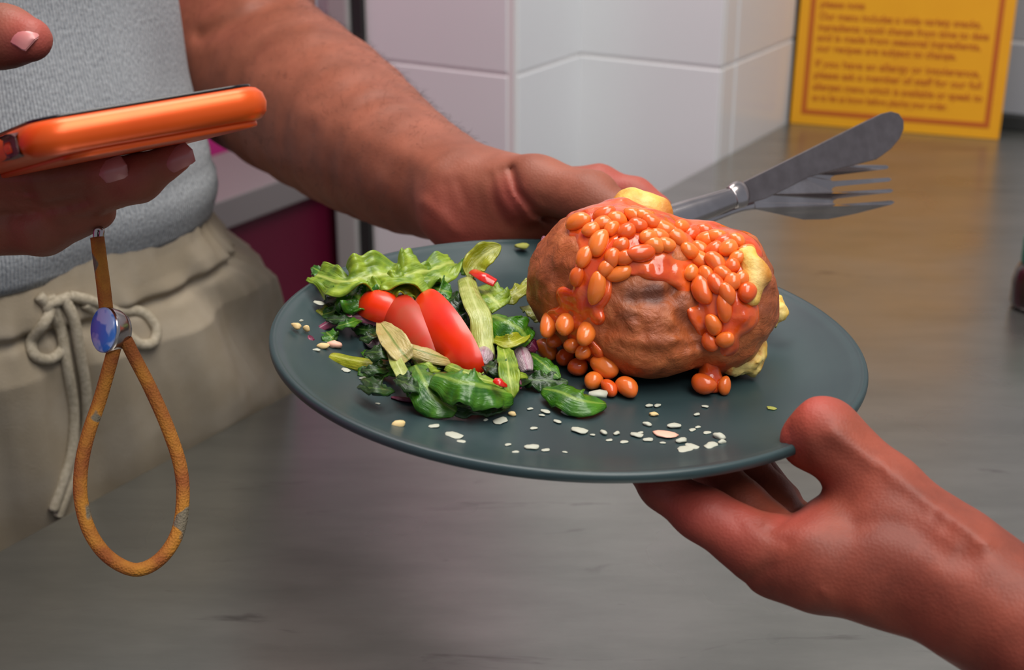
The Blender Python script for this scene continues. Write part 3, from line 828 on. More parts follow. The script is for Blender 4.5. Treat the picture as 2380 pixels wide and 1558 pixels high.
mid2 = [pxnode(1836, 1285, .500, 76), pxnode(1722, 1172, .513, 56), pxnode(1660, 1092, .522, 46), pxnode(1600, 1050, .530, 40)]
ring2 = [pxnode(1862, 1262, .510, 70), pxnode(1796, 1158, .527, 48), pxnode(1740, 1086, .534, 40), pxnode(1690, 1040, .545, 36)]
lit2 = [pxnode(1890, 1262, .520, 60), pxnode(1826, 1176, .540, 40), pxnode(1770, 1090, .548, 34)]
G2 = [([(1990, 1224), (2060, 1216), (2120, 1228), (2180, 1275), (2215, 1302), (2250, 1300)], 30, .0015), ([(2230, 1300), (2250, 1255), (2290, 1240)], 16, .0006),
      ([(1940, 1010), (2060, 1090), (2170, 1170), (2290, 1260)], 20, -.0018), ([(2030, 1060), (2050, 1110)], 7, .0005), ([(2066, 1060), (2084, 1110)], 7, .0005), ([(2190, 1150), (2170, 1200)], 8, .0007), ([(2225, 1190), (2200, 1230)], 8, .0007),
      ([(1880, 1120), (1860, 1180), (1790, 1235)], 9, .0012), ([(1760, 1215), (1790, 1250), (1830, 1262)], 8, .0009), ([(1560, 1140), (1600, 1180)], 7, .0005), ([(1570, 1120), (1612, 1162)], 6, .0004),
      ([(1690, 1172), (1720, 1230)], 9, .0006), ([(1912, 1375), (1926, 1390)], 7, -.0010), ([(1835, 1000), (1828, 1040)], 8, .0005), ([(1735, 1350), (1790, 1320)], 14, .0009)]
arm2_fine = dense(W2)
def f_hand2(p):
    a = chain(p, arm2_fine, 0.004)
    a = smin(a, chain(p, palm2, 0.006), 0.014)
    a = smin(a, chain(p, fill2, 0.012), 0.012)
    a = smin(a, chain(p, web2, 0.008), 0.008)
    a = smin(a, fingers_union(p, [idx2, mid2, ring2, lit2]), 0.005)
    a = smin(a, chain(p, thumb2, 0.006), 0.006)
    a = grooves(p, a, G2)
    near = np.abs(a) < 0.01
    if near.any(): a[near] += 0.0005 * vnoise(p[near], 100, 5)
    return a
person2 = empty('person', tuple(W2[-1][0]))
tag(person2, 'bare left hand and forearm holding the near rim of the plate', 'person')
lo, hi = bounds(W2 + palm2 + thumb2 + idx2 + mid2 + ring2)
sdf_obj('body', f_hand2, lo, hi, 0.0013, M['skin_b'], person2, 3,
        {'pink': pink_f([(P(1640, 1170, .485), .020), (P(1700, 1200, .485), .016), (P(1840, 1220, .485), .014), (P(1890, 940, .49), .012), (P(1815, 1020, .492), .010)])})

# ------------------------------------------------------------------ phone with a wrist strap
def cbasis(v): return rgt * v[0] + upv * v[1] + fwd * v[2]
near_l, near_r = P(64, 328, .432), P(646, 228, .4725)
Sx = near_r - near_l; Sx = Sx / np.linalg.norm(Sx)
Lx = cbasis((-0.45, 0.055, 0.88)); Lx -= Sx * (Lx @ Sx); Lx /= np.linalg.norm(Lx)
Ux = np.cross(Lx, Sx); Ux /= np.linalg.norm(Ux)
if Ux @ UZ < 0: Ux = -Ux
wid = float((near_r - near_l) @ Sx); LEN = 0.150; TH = 0.0118
pc = near_l + Sx * wid / 2 + Lx * LEN / 2
phf = Matrix((Sx, Lx, Ux)).transposed().to_4x4(); phf.translation = Vector(pc)
phone = empty('phone', tuple(pc))
tag(phone, 'smartphone in a glossy orange case held at the left edge', 'phone')
M['case'] = mat('orange_phone_case', (240, 92, 20), 0.33, 0.35, c2=(234, 84, 16), nscale=30, coat=0.05)
M['screen'] = mat('phone_screen', (16, 16, 18), 0.08)
M['port'] = mat('phone_grey_inset', (92, 56, 52), 0.45)
M['button'] = mat('phone_button', (255, 84, 34), 0.35)
def rbox(name, w, l, t, rc_, m, parent, off=(0, 0, 0), edge=0.4, seg=10, rings=7):
    """rounded slab: plan radius rc_, rounded edge profile"""
    vs = []; fs = []; pl = []
    for cx, cy, a0 in ((1, 1, 0), (-1, 1, 90), (-1, -1, 180), (1, -1, 270)):
        for k in range(seg + 1):
            a = math.radians(a0 + 90 * k / seg); pl.append((cx * (w / 2 - rc_), cy * (l / 2 - rc_), math.cos(a), math.sin(a)))
    n = len(pl); e = t * edge
    for i in range(rings):
        a = math.pi * i / (rings - 1) - math.pi / 2
        ins = e * (1 - math.cos(a)); z = (t / 2 - e) * (1 if i > rings // 2 else -1 if i < rings // 2 else 0) + e * math.sin(a)
        for x, y, c, s_ in pl: vs.append((x + c * (rc_ - ins) + off[0], y + s_ * (rc_ - ins) + off[1], z + off[2]))
    for i in range(rings - 1):
        for k in range(n):
            k2 = (k + 1) % n; fs.append((i * n + k, i * n + k2, (i + 1) * n + k2, (i + 1) * n + k))
    fs.append(tuple(range(n))[::-1]); fs.append(tuple(range((rings - 1) * n, rings * n)))
    vs = [np.array(phf @ Vector(v)) for v in vs]
    return mesh_obj(name, vs, fs, m, parent)
rbox('case', wid, LEN, TH, 0.013, M['case'], phone, edge=0.46)
rbox('screen', wid - 0.008, LEN - 0.008, 0.0012, 0.010, M['screen'], phone, off=(0, 0, TH / 2 + 0.0002))
rbox('camera_bump', 0.030, 0.034, 0.003, 0.006, M['case'], phone, off=(wid / 2 - 0.022, LEN / 2 - 0.026, -TH / 2 - 0.001))
rbox('case_lip', wid - 0.016, LEN - 0.010, 0.0026, 0.010, M['case'], phone, off=(0.004, 0, -TH / 2 - 0.0006))
rbox('button_surround', 0.0012, 0.020, 0.0078, 0.0005, M['port'], phone, off=(-wid / 2 - 0.0002, -LEN / 2 + 0.024, 0))
rbox('side_button', 0.0016, 0.0095, 0.0036, 0.0006, M['button'], phone, off=(-wid / 2 - 0.0006, -LEN / 2 + 0.026, -0.0002))

strap = empty('wrist_strap', tuple(P(228, 560, .545)))
tag(strap, 'ochre woven wrist strap hanging in a loop below the phone', 'strap')
def braid_mat():
    m, nt, b = new_mat('ochre_braid'); L = nt.links
    tc = N(nt, 'ShaderNodeTexCoord')
    n1 = N(nt, 'ShaderNodeTexNoise', Scale=70, Detail=2); L.new(tc.outputs['Object'], n1.inputs['Vector'])
    rp = N(nt, 'ShaderNodeValToRGB'); cr = rp.color_ramp
    cr.elements[0].position = 0.36; cr.elements[0].color = lin((150, 82, 32)); cr.elements[1].position = 0.62; cr.elements[1].color = lin((190, 126, 40))
    e = cr.elements.new(0.645); e.color = lin((122, 112, 92))
    L.new(n1.outputs['Fac'], rp.inputs['Fac']); L.new(rp.outputs['Color'], b.inputs['Base Color'])
    b.inputs['Roughness'].default_value = 0.85
    v = N(nt, 'ShaderNodeTexVoronoi', Scale=1100); L.new(tc.outputs['Object'], v.inputs['Vector'])
    bp = N(nt, 'ShaderNodeBump', Strength=0.6, Distance=0.0006); L.new(v.outputs['Distance'], bp.inputs['Height']); L.new(bp.outputs['Normal'], b.inputs['Normal'])
    return m
M['braid'] = braid_mat()
DS = .545
def SP(l): return [P(x, y, d) for x, y, d in l]
r_s = 16 * DS / FPX
tube('cord', SP([(226, 552, DS), (232, 600, DS), (240, 660, DS), (247, 722, DS)]), r_s * 1.02, M['braid'], strap, n=24, seg=14)
loop = [(268, 800, DS), (255, 850, DS), (232, 930, DS), (205, 1010, DS - .004), (189, 1085, DS - .006), (188, 1160, DS - .008), (208, 1235, DS - .008), (252, 1295, DS - .008), (315, 1325, DS - .008), (372, 1300, DS - .004), (412, 1240, DS), (425, 1160, DS + .002), (418, 1080, DS + .004), (388, 990, DS + .004), (348, 900, DS + .003), (312, 830, DS + .002), (292, 790, DS)]
tube('loop', SP(loop), r_s, M['braid'], strap, n=140, seg=14)
tube('hook', SP([(222, 556, DS), (224, 535, DS), (236, 535, DS), (234, 556, DS)]), 0.0011, M['steel'], strap, n=20, seg=8)
M['badge'] = mat('blue_badge', (50, 120, 214), 0.3, c2=(164, 184, 236), nscale=210, lo=0.46, hi=0.56, coat=0.6, detail=1)
# metal clamp bead with a blue oval end
ba = cbasis((-0.55, 0.02, -0.83)); ba /= np.linalg.norm(ba)              # bead axis, towards the badge
bu = upv - ba * (upv @ ba); bu /= np.linalg.norm(bu); bs = np.cross(bu, ba)
bc = P(262, 768, DS)
def oval(off, ru, rs, n=40): return [bc + ba * off + bu * ru * math.cos(2 * math.pi * k / n) + bs * rs * math.sin(2 * math.pi * k / n) for k in range(n)]
RU, RS = 0.0088, 0.0070
def loft(name, secs, m, parent):
    vs = [p for s_ in secs for p in s_]; n = len(secs[0]); fs = []
    for i in range(len(secs) - 1):
        for k in range(n):
            k2 = (k + 1) % n; fs.append((i * n + k, i * n + k2, (i + 1) * n + k2, (i + 1) * n + k))
    fs.append(tuple(range(n))[::-1]); fs.append(tuple(range((len(secs) - 1) * n, len(secs) * n)))
    o = mesh_obj(name, vs, fs, m, parent)
    bm = bmesh.new(); bm.from_mesh(o.data); bmesh.ops.recalc_face_normals(bm, faces=bm.faces); bm.to_mesh(o.data); bm.free()
    return o
bead = loft('clamp_bead', [oval(-0.0055, RU * .55, RS * .55), oval(-0.005, RU * .75, RS * .75), oval(-0.002, RU * .92, RS * .92), oval(0.002, RU, RS), oval(0.004, RU, RS)], M['steel'], strap)
bad = loft('badge', [oval(0.0041, RU * 1.0, RS * 1.0), oval(0.0049, RU * .99, RS * .99), oval(0.0055, RU * .9, RS * .9)], M['badge'], bead); bad['label'] = 'blue oval badge'

# ------------------------------------------------------------------ yellow card with printed text
A0 = onz(1836, 287, ZC) ; A1 = onz(2321, 326, ZC)
A0 = A0 + UZ * .0006; A1 = A1 + UZ * .0006
cx_ = A1 - A0; CWID = np.linalg.norm(cx_); cx_ = cx_ / CWID
cback = np.cross(UZ, cx_)                                                   # away from the camera
cup = UZ * math.cos(math.radians(5)) + cback * math.sin(math.radians(5))
cnr = np.cross(cx_, cup)                                                    # towards the camera
if cnr @ fwd > 0: cnr = -cnr
CH = CWID * 1.38
M['card'] = mat('yellow_card', (236, 166, 18), 0.5, c2=(232, 160, 16), nscale=10)
M['ink'] = mat('orange_ink', (188, 92, 18), 0.6)
card = empty('sign_card', tuple((A0 + A1) / 2))
tag(card, 'yellow printed card with orange border standing on the worktop against the wall', 'sign')
pc4 = [A0, A1, A1 + cup * CH, A0 + cup * CH]
plate_solid('card', pc4, -cnr, 0.0016, M['card'], card)
def bar(u0, u1, v0, v1, name='border'):
    b = A0 + cnr * 0.0002
    plate_solid(name, [b + cx_ * u0 + cup * v0, b + cx_ * u1 + cup * v0, b + cx_ * u1 + cup * v1, b + cx_ * u0 + cup * v1], cnr, 0.0002, M['ink'], card)
m0, bw = 0.012, 0.006
bar(m0, CWID - m0, m0, m0 + bw); bar(m0, CWID - m0, CH - m0 - bw, CH - m0); bar(m0, m0 + bw, m0 + bw, CH - m0 - bw); bar(CWID - m0 - bw, CWID - m0, m0 + bw, CH - m0 - bw)
cfr = Matrix((cx_, cup, cnr)).transposed().to_4x4()
def text_line(t, u, v, size, width):
    cu = bpy.data.curves.new('text_line', 'FONT'); cu.body = t; cu.size = size; cu.extrude = 0.0001; cu.offset = 0.0002
    o = bpy.data.objects.new('text_line', cu); COL.objects.link(o)
    bpy.context.view_layer.update()
    w = o.dimensions.x
    dg = bpy.context.evaluated_depsgraph_get(); me = bpy.data.meshes.new_from_object(o.evaluated_get(dg))
    bpy.data.objects.remove(o); me.materials.clear(); me.materials.append(M['ink'])
    o = bpy.data.objects.new('text_line', me); COL.objects.link(o); o.parent = card
    q = A0 + cx_ * u + cup * v + cnr * 0.0004
    m4 = cfr.copy(); m4.translation = Vector(q)
    o.matrix_local = m4 @ Matrix.Diagonal((width / max(w, 1e-6), 1, 1, 1))
pm = CWID / 486.0
lines = [('please note', 110), ('Our menu includes a wide variety snacks,', 395), ('ingredients could change from time to date', 415), ('and is made from seasonal ingredients,', 400), ('our recipes are subject to change.', 345), None,
         ('If you have an allergy or intolerance,', 405), ('please ask a member of staff for our full', 412), ('allergen menu which is available or speak to', 418), ('us to let us know before placing your order.', 338)]
vy = CH * 0; rows = [304, 276, 250, 226, 201, None, 165, 138, 110, 84]
for ln, rv in zip(lines, rows):
    if ln: text_line(ln[0], 47 * pm, (rv - 25) * pm * 1.0, 0.0118, ln[1] * pm * 0.935)

# jar at the far right of the worktop, cut by the frame
jb = onz(2404, 716, ZC)
jar = empty('sauce_jar', tuple(jb))
tag(jar, 'small dark brown jar with a green lid at the right edge', 'jar')
M['jar'] = mat('dark_brown_glass', (44, 26, 18), 0.12, coat=0.5); M['lid'] = mat('green_lid', (20, 110, 86), 0.4)
jl = depth(jb) / FPX
def at_base(prof, m, name):
    o = lathe(name, prof, m, None, seg=48); o.matrix_world = Matrix.Translation(Vector(jb)); o.parent = jar; return o
at_base([(0, 0.0003), (50 * jl, 0.0003), (57 * jl, .005), (58 * jl, .022), (52 * jl, .031), (44 * jl, .036), (0, .036)], M['jar'], 'body')
at_base([(0, .0361), (43 * jl, .0361), (44 * jl, .039), (44 * jl, .056), (42 * jl, .058), (0, .058)], M['lid'], 'lid')

# ------------------------------------------------------------------ the baked potato
AX = np.array([PU, PV, PN])
ca_, sa_ = math.cos(math.radians(-32)), math.sin(math.radians(-32))
AXR = np.array([PU * ca_ + PV * sa_, -PU * sa_ + PV * ca_, PN])
def pot_raw(p):
    d = ellip(p, PL(.0195, .004, FLOOR + .0295), (.0385, .0310, .0320), AXR)
    d = smin(d, ellip(p, PL(.031, -.010, FLOOR + .020), (.0265, .0280, .0215), AX), .008)
    d2 = ellip(p, PL(.0605, .000, FLOOR + .026), (.0215, .0325, .0280), AX)
    d2 = smin(d2, ellip(p, PL(.0660, .002, FLOOR + .032), (.0135, .0240, .0230), AX), .006)
    d = smin(d, d2, .0025)
    fl = -((p - PL(0, 0, FLOOR + 0.0003)) @ PN)
    return smax(d, fl, .002)
def f_pot(p):
    d = pot_raw(p)
    near = np.abs(d) < 0.012
    if near.any():
        q = p[near]
        d[near] += 0.0017 * vnoise(q, 75, 1) + 0.0009 * vnoise(q, 170, 2) + 0.0005 * vnoise(q, 380, 4)
    d = grooves(p, d, [([(1470, 700), (1540, 690), (1590, 660)], 16, .0020), ([(1560, 690), (1590, 750), (1620, 800)], 12, .0014), ([(1410, 760), (1480, 780), (1600, 775)], 14, .0011), ([(1440, 810), (1540, 815), (1620, 800)], 12, .0008), ([(1480, 740), (1500, 775)], 10, .0010), ([(1300, 640), (1290, 720)], 12, .0008)])
    return d
def scorch(V):
    q = proj(V)[:, :2]; out = np.zeros(len(V))
    for x, y, rx, ry, g in ((1520, 685, 75, 34, 1.0), (1470, 730, 40, 30, .5), (1560, 740, 60, 40, .45), (1780, 690, 26, 60, .55), (1275, 640, 30, 50, .4), (1560, 790, 60, 22, .3)):
        out = np.maximum(out, g * np.exp(-((q[:, 0] - x) / rx) ** 2 - ((q[:, 1] - y) / ry) ** 2))
    return np.clip(out * (1.0 + 0.9 * vnoise(V, 180, 7)), 0, 1) * 0.95
pot = empty('baked_potato', tuple(PL(.04, 0, FLOOR)))
tag(pot, 'split baked potato in brown crinkled skin smothered in beans, on the plate', 'potato')
V_p, F_p = sdf_geo(f_pot, PL(-.045, -.06, FLOOR) - .015, PL(.12, .07, .05) + .015, 0.0011)
V_p = relax(V_p, F_p, 1)
np_mesh('skin', V_p, F_p, M['potato_skin'], pot, {'scorch': scorch(V_p)})
bv_p = BVHTree.FromPolygons([Vector(v) for v in V_p], [tuple(int(i) for i in f) for f in F_p])
def pot_d(x, y, dflt):
    r = ray(x, y); h = bv_p.ray_cast(Vector(CAM), Vector(r / np.linalg.norm(r)))
    return depth(np.array(h[0])) if h[0] is not None else dflt
FR = [pxnode(1738, 594, pot_d(1738, 598, .56) - .001, 24), pxnode(1756, 638, pot_d(1756, 640, .55) - .001, 30), pxnode(1748, 692, pot_d(1748, 692, .55), 20)]
def f_flesh_top(p):
    c = P(1490, 498, .586)
    d = ellip(p, c, (.0140, .008, .0098), AX)
    d = smin(d, ellip(p, P(1460, 472, .588), (.0060, .006, .0066), AX), .004)
    d = smax(d, -(cone(p, P(1480, 440, .57), P(1478, 520, .57), .0022, .0015)), .002)
    return d + 0.0007 * vnoise(p, 220, 9)
def f_flesh_right(p):
    d = chain(p, FR, .004)
    return d + 0.0007 * vnoise(p, 240, 11)
def f_flesh_low(p):
    d = chain(p, [pxnode(1752, 780, .570, 26), pxnode(1738, 832, .562, 36), pxnode(1700, 846, .558, 28)], .004)
    d = smin(d, chain(p, [pxnode(1806, 702, .596, 18), pxnode(1812, 728, .594, 15), pxnode(1795, 752, .594, 11)], .003), .002)
    fl = -((p - PL(0, 0, FLOOR + 0.0004)) @ PN)
    return smax(d + 0.0016 * vnoise(p, 260, 12) + 0.0010 * vnoise(p, 600, 13), fl, .001)
def crust_top(V):
    q = proj(V); return np.clip((np.abs(q[:, 0] - 1490) / 62) ** 3 + 0.35 * vnoise(V, 300, 5), 0, 1) * 0.8
sdf_obj('flesh', f_flesh_top, P(1490, 505, .584) - .024, P(1490, 505, .584) + .024, .0008, M['flesh'], pot, 1, {'crust': crust_top})
sdf_obj('flesh', f_flesh_right, P(1750, 645, .550) - .026, P(1750, 645, .550) + .026, .0008, M['flesh'], pot, 1, {'crust': lambda V: np.clip((proj(V)[:, 0] - 1755) / 30, 0, 1) * 0.8})
sdf_obj('flesh', f_flesh_low, P(1755, 780, .575) - .04, P(1755, 780, .575) + .04, .0008, M['flesh'], pot, 1, {'crust': lambda V: np.clip(vnoise(V, 260, 21) - .2, 0, 1)})

# tomato sauce clinging to the potato and running down to the plate
SC = [((1385, 545), (1370, 690), 46), ((1360, 525), (1470, 500), 44), ((1430, 560), (1590, 590), 66), ((1480, 520), (1600, 560), 48), ((1560, 560), (1720, 590), 54), ((1600, 610), (1660, 760), 46), ((1680, 610), (1710, 740), 52),
      ((1655, 760), (1690, 800), 36), ((1650, 800), (1648, 890), 15), ((1470, 620), (1590, 640), 26), ((1310, 690), (1390, 740), 22), ((1290, 740), (1380, 830), 30)]
def f_sauce(p):
    d = pot_raw(p) - 0.0012
    near = np.abs(d) < 0.03
    out = np.full(len(p), 0.02)
    if near.any():
        q = p[near]; px = proj(q); m = None
        for a, b, r in SC:
            e = seg2d(px[:, :2], a, b) - r; m = e if m is None else smin(m, e, 16)
        m = m * px[:, 2] / FPX + 0.0016 * vnoise(q, 120, 31)
        e = smax(d[near] + 0.0012 * vnoise(q, 130, 33) + 0.0008 * vnoise(q, 320, 34), m, .003)
        out[near] = e
    # heaps on top and the drop at the foot of the drip
    hp = chain(p, [pxnode(1350, 530, .575, 30), pxnode(1440, 520, .576, 44), pxnode(1540, 560, .574, 48), pxnode(1640, 575, .574, 46), pxnode(1720, 610, .570, 34)], .010)
    out = smin(out, hp + 0.0008 * vnoise(p, 200, 35), .006)
    dp = chain(p, [pxnode(1640, 770, .5595, 30), pxnode(1650, 850, .5545, 13), pxnode(1648, 895, .5525, 30), pxnode(1672, 900, .5525, 20)], .004)
    out = smin(out, dp, .004)
    return smax(out, -((p - PL(0, 0, FLOOR + 0.0003)) @ PN), .001)
sauce = empty('tomato_sauce', tuple(PL(.045, -.02, FLOOR)))
tag(sauce, 'glossy orange tomato sauce coating the top of the potato and dripping to the plate', 'sauce')
V_s, F_s = sdf_geo(f_sauce, PL(-.045, -.06, FLOOR) - .015, PL(.12, .07, .055) + .015, 0.0009)
V_s = relax(V_s, F_s, 2)
np_mesh('sauce', V_s, F_s, M['sauce'], sauce)

bvh = BVHTree.FromPolygons([Vector(v) for v in np.vstack([V_p, V_s])], [tuple(int(i) for i in f) for f in np.vstack([F_p, F_s + len(V_p)])])
def hit(x, y):
    r = ray(x, y); r = r / np.linalg.norm(r)
    h = bvh.ray_cast(Vector(CAM), Vector(r))
    return (np.array(h[0]), np.array(h[1])) if h[0] is not None else None
# one bean, slightly kidney-shaped; every bean is a copy of its own
def bean_mesh(seed):
    bm = bmesh.new(); bmesh.ops.create_uvsphere(bm, u_segments=20, v_segments=14, radius=1.0)
    for v in bm.verts:
        x, y, z = v.co
        k = 1 - 0.10 * x * abs(x) * (1 if seed % 2 else -1)
        v.co = Vector((x, y * k + 0.16 * (x * x - 0.3) * (1 if seed < 2 else -1), z * k))
        v.co *= 1 + 0.035 * mnoise.noise(Vector((x * 1.6 + seed * 5, y * 1.6, z * 1.6)))
    me = bpy.data.meshes.new('baked_bean'); bm.to_mesh(me); bm.free()
    me.polygons.foreach_set('use_smooth', [True] * len(me.polygons)); me.materials.append(M['bean']); return me
def vary_bean():
    m = M['bean']; nt = m.node_tree; L = nt.links; b = nt.nodes['Principled BSDF']
    src = b.inputs['Base Color'].links[0].from_socket
    oi = N(nt, 'ShaderNodeObjectInfo'); r = N(nt, 'ShaderNodeValToRGB')
    r.color_ramp.elements[0].position = 0.25; r.color_ramp.elements[0].color = (0, 0, 0, 1); r.color_ramp.elements[1].position = 0.95; r.color_ramp.elements[1].color = (.85, .85, .85, 1)
    L.new(oi.outputs['Random'], r.inputs['Fac'])
    mx = N(nt, 'ShaderNodeMix', _data_type='RGBA'); L.new(r.outputs['Color'], mx.inputs['Factor']); L.new(src, mx.inputs[6]); mx.inputs[7].default_value = lin((222, 78, 22)); L.new(mx.outputs[2], b.inputs['Base Color'])
vary_bean()
beans = [bean_mesh(i) for i in range(4)]
rng = random.Random(7)
def put_bean(c, nrm, ang, L, Wd, label, group, hgt=0.86):
    nrm = np.asarray(nrm); nrm = nrm / np.linalg.norm(nrm)
    ax = rgt * math.cos(math.radians(ang)) + upv * math.sin(math.radians(ang))
    ax = ax - nrm * (ax @ nrm); ax /= np.linalg.norm(ax); sd = np.cross(nrm, ax)
    o = bpy.data.objects.new('baked_bean', rng.choice(beans)); COL.objects.link(o)
    m4 = Matrix((ax, sd, nrm)).transposed().to_4x4(); m4.translation = Vector(c)
    o.matrix_world = m4 @ Matrix.Diagonal((L / 2, Wd / 2, Wd / 2 * hgt, 1))
    tag(o, label, 'bean', group); return o
def C(cx, cy): return 1180 + cx / 2.885, 420 + cy / 2.885
top = [(480, 285, 5, 165, 112), (655, 238, 20, 150, 104), (620, 430, 78, 185, 122), (890, 492, 14, 195, 108), (745, 628, 14, 175, 98), (600, 720, 76, 215, 108), (520, 520, 70, 150, 100),
       (800, 350, 40, 120, 100), (872, 310, -20, 120, 96), (762, 440, 30, 110, 96), (850, 245, -30, 150, 96), (700, 330, 60, 110, 90), (940, 390, 10, 130, 98), (560, 340, 30, 120, 96), (960, 290, -25, 130, 96),
       (1040, 330, -30, 150, 100), (1130, 395, -35, 150, 104), (1225, 370, 50, 140, 104), (1335, 410, -10, 130, 110), (1400, 385, -20, 130, 96), (1480, 470, 60, 135, 112), (1390, 560, -62, 165, 108), (1290, 540, -40, 150, 104),
       (1505, 580, 80, 105, 96), (1500, 688, 70, 125, 104), (1310, 742, -70, 205, 128), (1450, 855, -80, 180, 92), (1595, 755, 45, 140, 120), (1225, 620, 60, 110, 92), (1600, 480, 15, 115, 90), (1530, 410, -40, 120, 92),
       (1210, 480, -30, 130, 100), (1400, 700, -60, 150, 100), (1560, 660, 50, 110, 92), (1380, 960, -70, 140, 100), (1460, 1060, 20, 120, 100), (1360, 1080, -60, 130, 96), (1060, 440, -30, 120, 96), (1320, 1365, -20, 160, 124), (1445, 1375, 80, 120, 84), (470, 640, 70, 130, 88), (640, 300, 10, 130, 100), (730, 270, -20, 130, 100), (790, 520, 20, 120, 96), (700, 520, 70, 130, 100), (980, 440, -20, 130, 100), (1010, 385, -10, 130, 100), (910, 250, -30, 130, 96), (1290, 470, -40, 130, 100), (1440, 630, -50, 130, 96), (1340, 640, -60, 140, 100), (1470, 760, -70, 150, 100), (1540, 530, 30, 120, 92), (1160, 320, 30, 120, 90), (1310, 345, -10, 120, 90), (1450, 420, 20, 120, 90), (1390, 470, 40, 120, 96), (660, 590, 50, 120, 88)]
special = {0: 'leftmost baked bean on the potato, lying across the edge of the heap', 2: 'large upright baked bean at the upper left of the potato heap', 3: 'long level baked bean in the middle of the heap above the bare skin',
           4: 'slanting baked bean just above the bare potato skin on the left', 5: 'tall baked bean lowest on the left-hand run of sauce', 25: 'largest baked bean on the right half of the potato', 26: 'narrow baked bean below the largest one on the right half',
           27: 'rounded baked bean at the right edge below the yellow potato flesh', 38: 'larger baked bean in the sauce drip at the foot of the potato', 39: 'smaller baked bean in the sauce drip at the foot of the potato'}
for bi, (cx, cy, ang, L, Wd) in enumerate(top):
    x, y = C(cx, cy); h = hit(x, y)
    if h is None: continue
    q, nn = h; sc = depth(q) / FPX / 2.885
    nn = nn + tocam * 0.35; nn /= np.linalg.norm(nn)
    put_bean(q + nn * Wd * sc * 0.20, nn, ang, L * sc * 1.12, Wd * sc * 1.12, special.get(bi, 'small orange baked bean packed in the sauce heap on top of the potato'), 'baked beans on the potato')
loose = [(290, 950, 84, 215, 112, 5), (410, 950, 72, 180, 126, 5), (540, 1018, 80, 195, 120, 4.6), (260, 1132, -62, 190, 128, 4), (385, 1185, 50, 135, 118, 4), (447, 1100, 20, 112, 106, 7), (470, 1248, 40, 145, 130, 4), (640, 1215, -48, 210, 160, 5),
         (575, 1342, 50, 140, 124, 3.6), (680, 1390, -70, 150, 100, 3.2), (800, 1385, -58, 178, 136, 4), (330, 1060, 30, 120, 100, 3), (520, 1140, 60, 130, 100, 3)]
loose_l = ['upper left bean of the loose cluster, standing upright next to the onion', 'middle bean of the top row in the loose cluster', 'right bean of the top row in the loose cluster, against the potato', 'leftmost bean of the loose cluster, touching the salad',
           'round bean in the centre left of the loose cluster', 'small bean on top in the centre of the loose cluster', 'bean in the centre of the loose cluster, left of the largest one', 'largest bean of the loose cluster, against the potato skin',
           'round bean near the bottom of the loose cluster beside the whitish lump', 'small dark bean between the two lowest beans of the loose cluster', 'lowest right bean of the loose cluster, on the bare plate', 'half hidden bean under the top left of the loose cluster', 'half hidden bean under the right of the loose cluster']
for bi, (cx, cy, ang, L, Wd, h) in enumerate(loose):
    x, y = C(cx, cy); q = S(x, y, h / 1000); sc = depth(q) / FPX / 2.885
    hh = hit(x, y)
    if hh is not None and depth(hh[0]) < depth(q): q = hh[0] + hh[1] * Wd * sc * 0.2
    nn = PN * 0.75 + tocam * 0.5
    put_bean(q, nn, ang, L * sc, Wd * sc, loose_l[bi], 'loose baked beans beside the salad', 0.92)

# ------------------------------------------------------------------ salad
def leaf(name, spine, wpx, mt, label, cat='leaf', curl=0.0, ruf=0.0, rfq=3.0, th=0.0006, nu=26, nv=13, tip=0.15, base=0.35, lean=0.45, group=None, seed=0, roll=0.0):
    """spine: (px, py, height mm above the plate floor); wpx: half width in pixels"""
    pts = np.array([S(x, y, h / 1000) for x, y, h in spine]); c = catmull(pts, nu)
    T = np.gradient(c, axis=0); T /= np.linalg.norm(T, axis=1)[:, None]
    sc = pxm(c.mean(0)) * (1.28 if name == 'lettuce_leaf' else 1.0); vs = []; uv = []; rr = random.Random(seed)
    nn0 = PN * (1 - lean) + tocam * lean
    ph = rr.random() * 6
    for i in range(nu):
        u = i / (nu - 1)
        w = wpx * sc * min(1, base + (1 - base) * math.sin(min(1, u / 0.45) * math.pi / 2)) * (1 if u < 0.6 else tip + (1 - tip) * math.cos((u - 0.6) / 0.4 * math.pi / 2) ** 0.8)
        nn = nn0 - T[i] * (nn0 @ T[i]); nn /= np.linalg.norm(nn); sd = np.cross(T[i], nn)
        if roll:
            cr, sr = math.cos(roll), math.sin(roll); sd, nn = sd * cr + nn * sr, nn * cr - sd * sr
        for j in range(nv):
            v = -1 + 2 * j / (nv - 1)
            ww = w * (1 + ruf * 0.25 * math.sin(u * rfq * 9 + ph + (2 if v > 0 else 0)))
            z = curl * w * v * v + ruf * w * abs(v) ** 1.5 * math.sin(u * rfq * 6.28 + ph + (1.7 if v > 0 else 0)) + ruf * 0.3 * w * mnoise.noise(Vector((u * 5 + seed, v * 2, seed))) + ruf * 0.38 * w * v * v * math.sin(u * rfq * 19 + 2 * ph + (2.3 if v > 0 else 0)) + ruf * .22 * w * mnoise.noise(Vector((u * 16 + seed, v * 6, 3)))
            q = c[i] + sd * v * ww + nn * z
            k = (q - PL(0, 0, FLOOR + 0.0006)) @ PN
            if k < 0: q = q - PN * k
            vs.append(q); uv.append((u, v))
    fs = [(i * nv + j, (i + 1) * nv + j, (i + 1) * nv + j + 1, i * nv + j + 1) for i in range(nu - 1) for j in range(nv - 1)]
    o = mesh_obj(name, vs, fs, LM[mt])
    ul = o.data.uv_layers.new(name='uv')
    for lp in o.data.loops: ul.data[lp.index].uv = uv[lp.vertex_index]
    recenter(o)
    sm = o.modifiers.new('solid', 'SOLIDIFY'); sm.thickness = th; sm.offset = 0
    tag(o, label, cat, group); return o
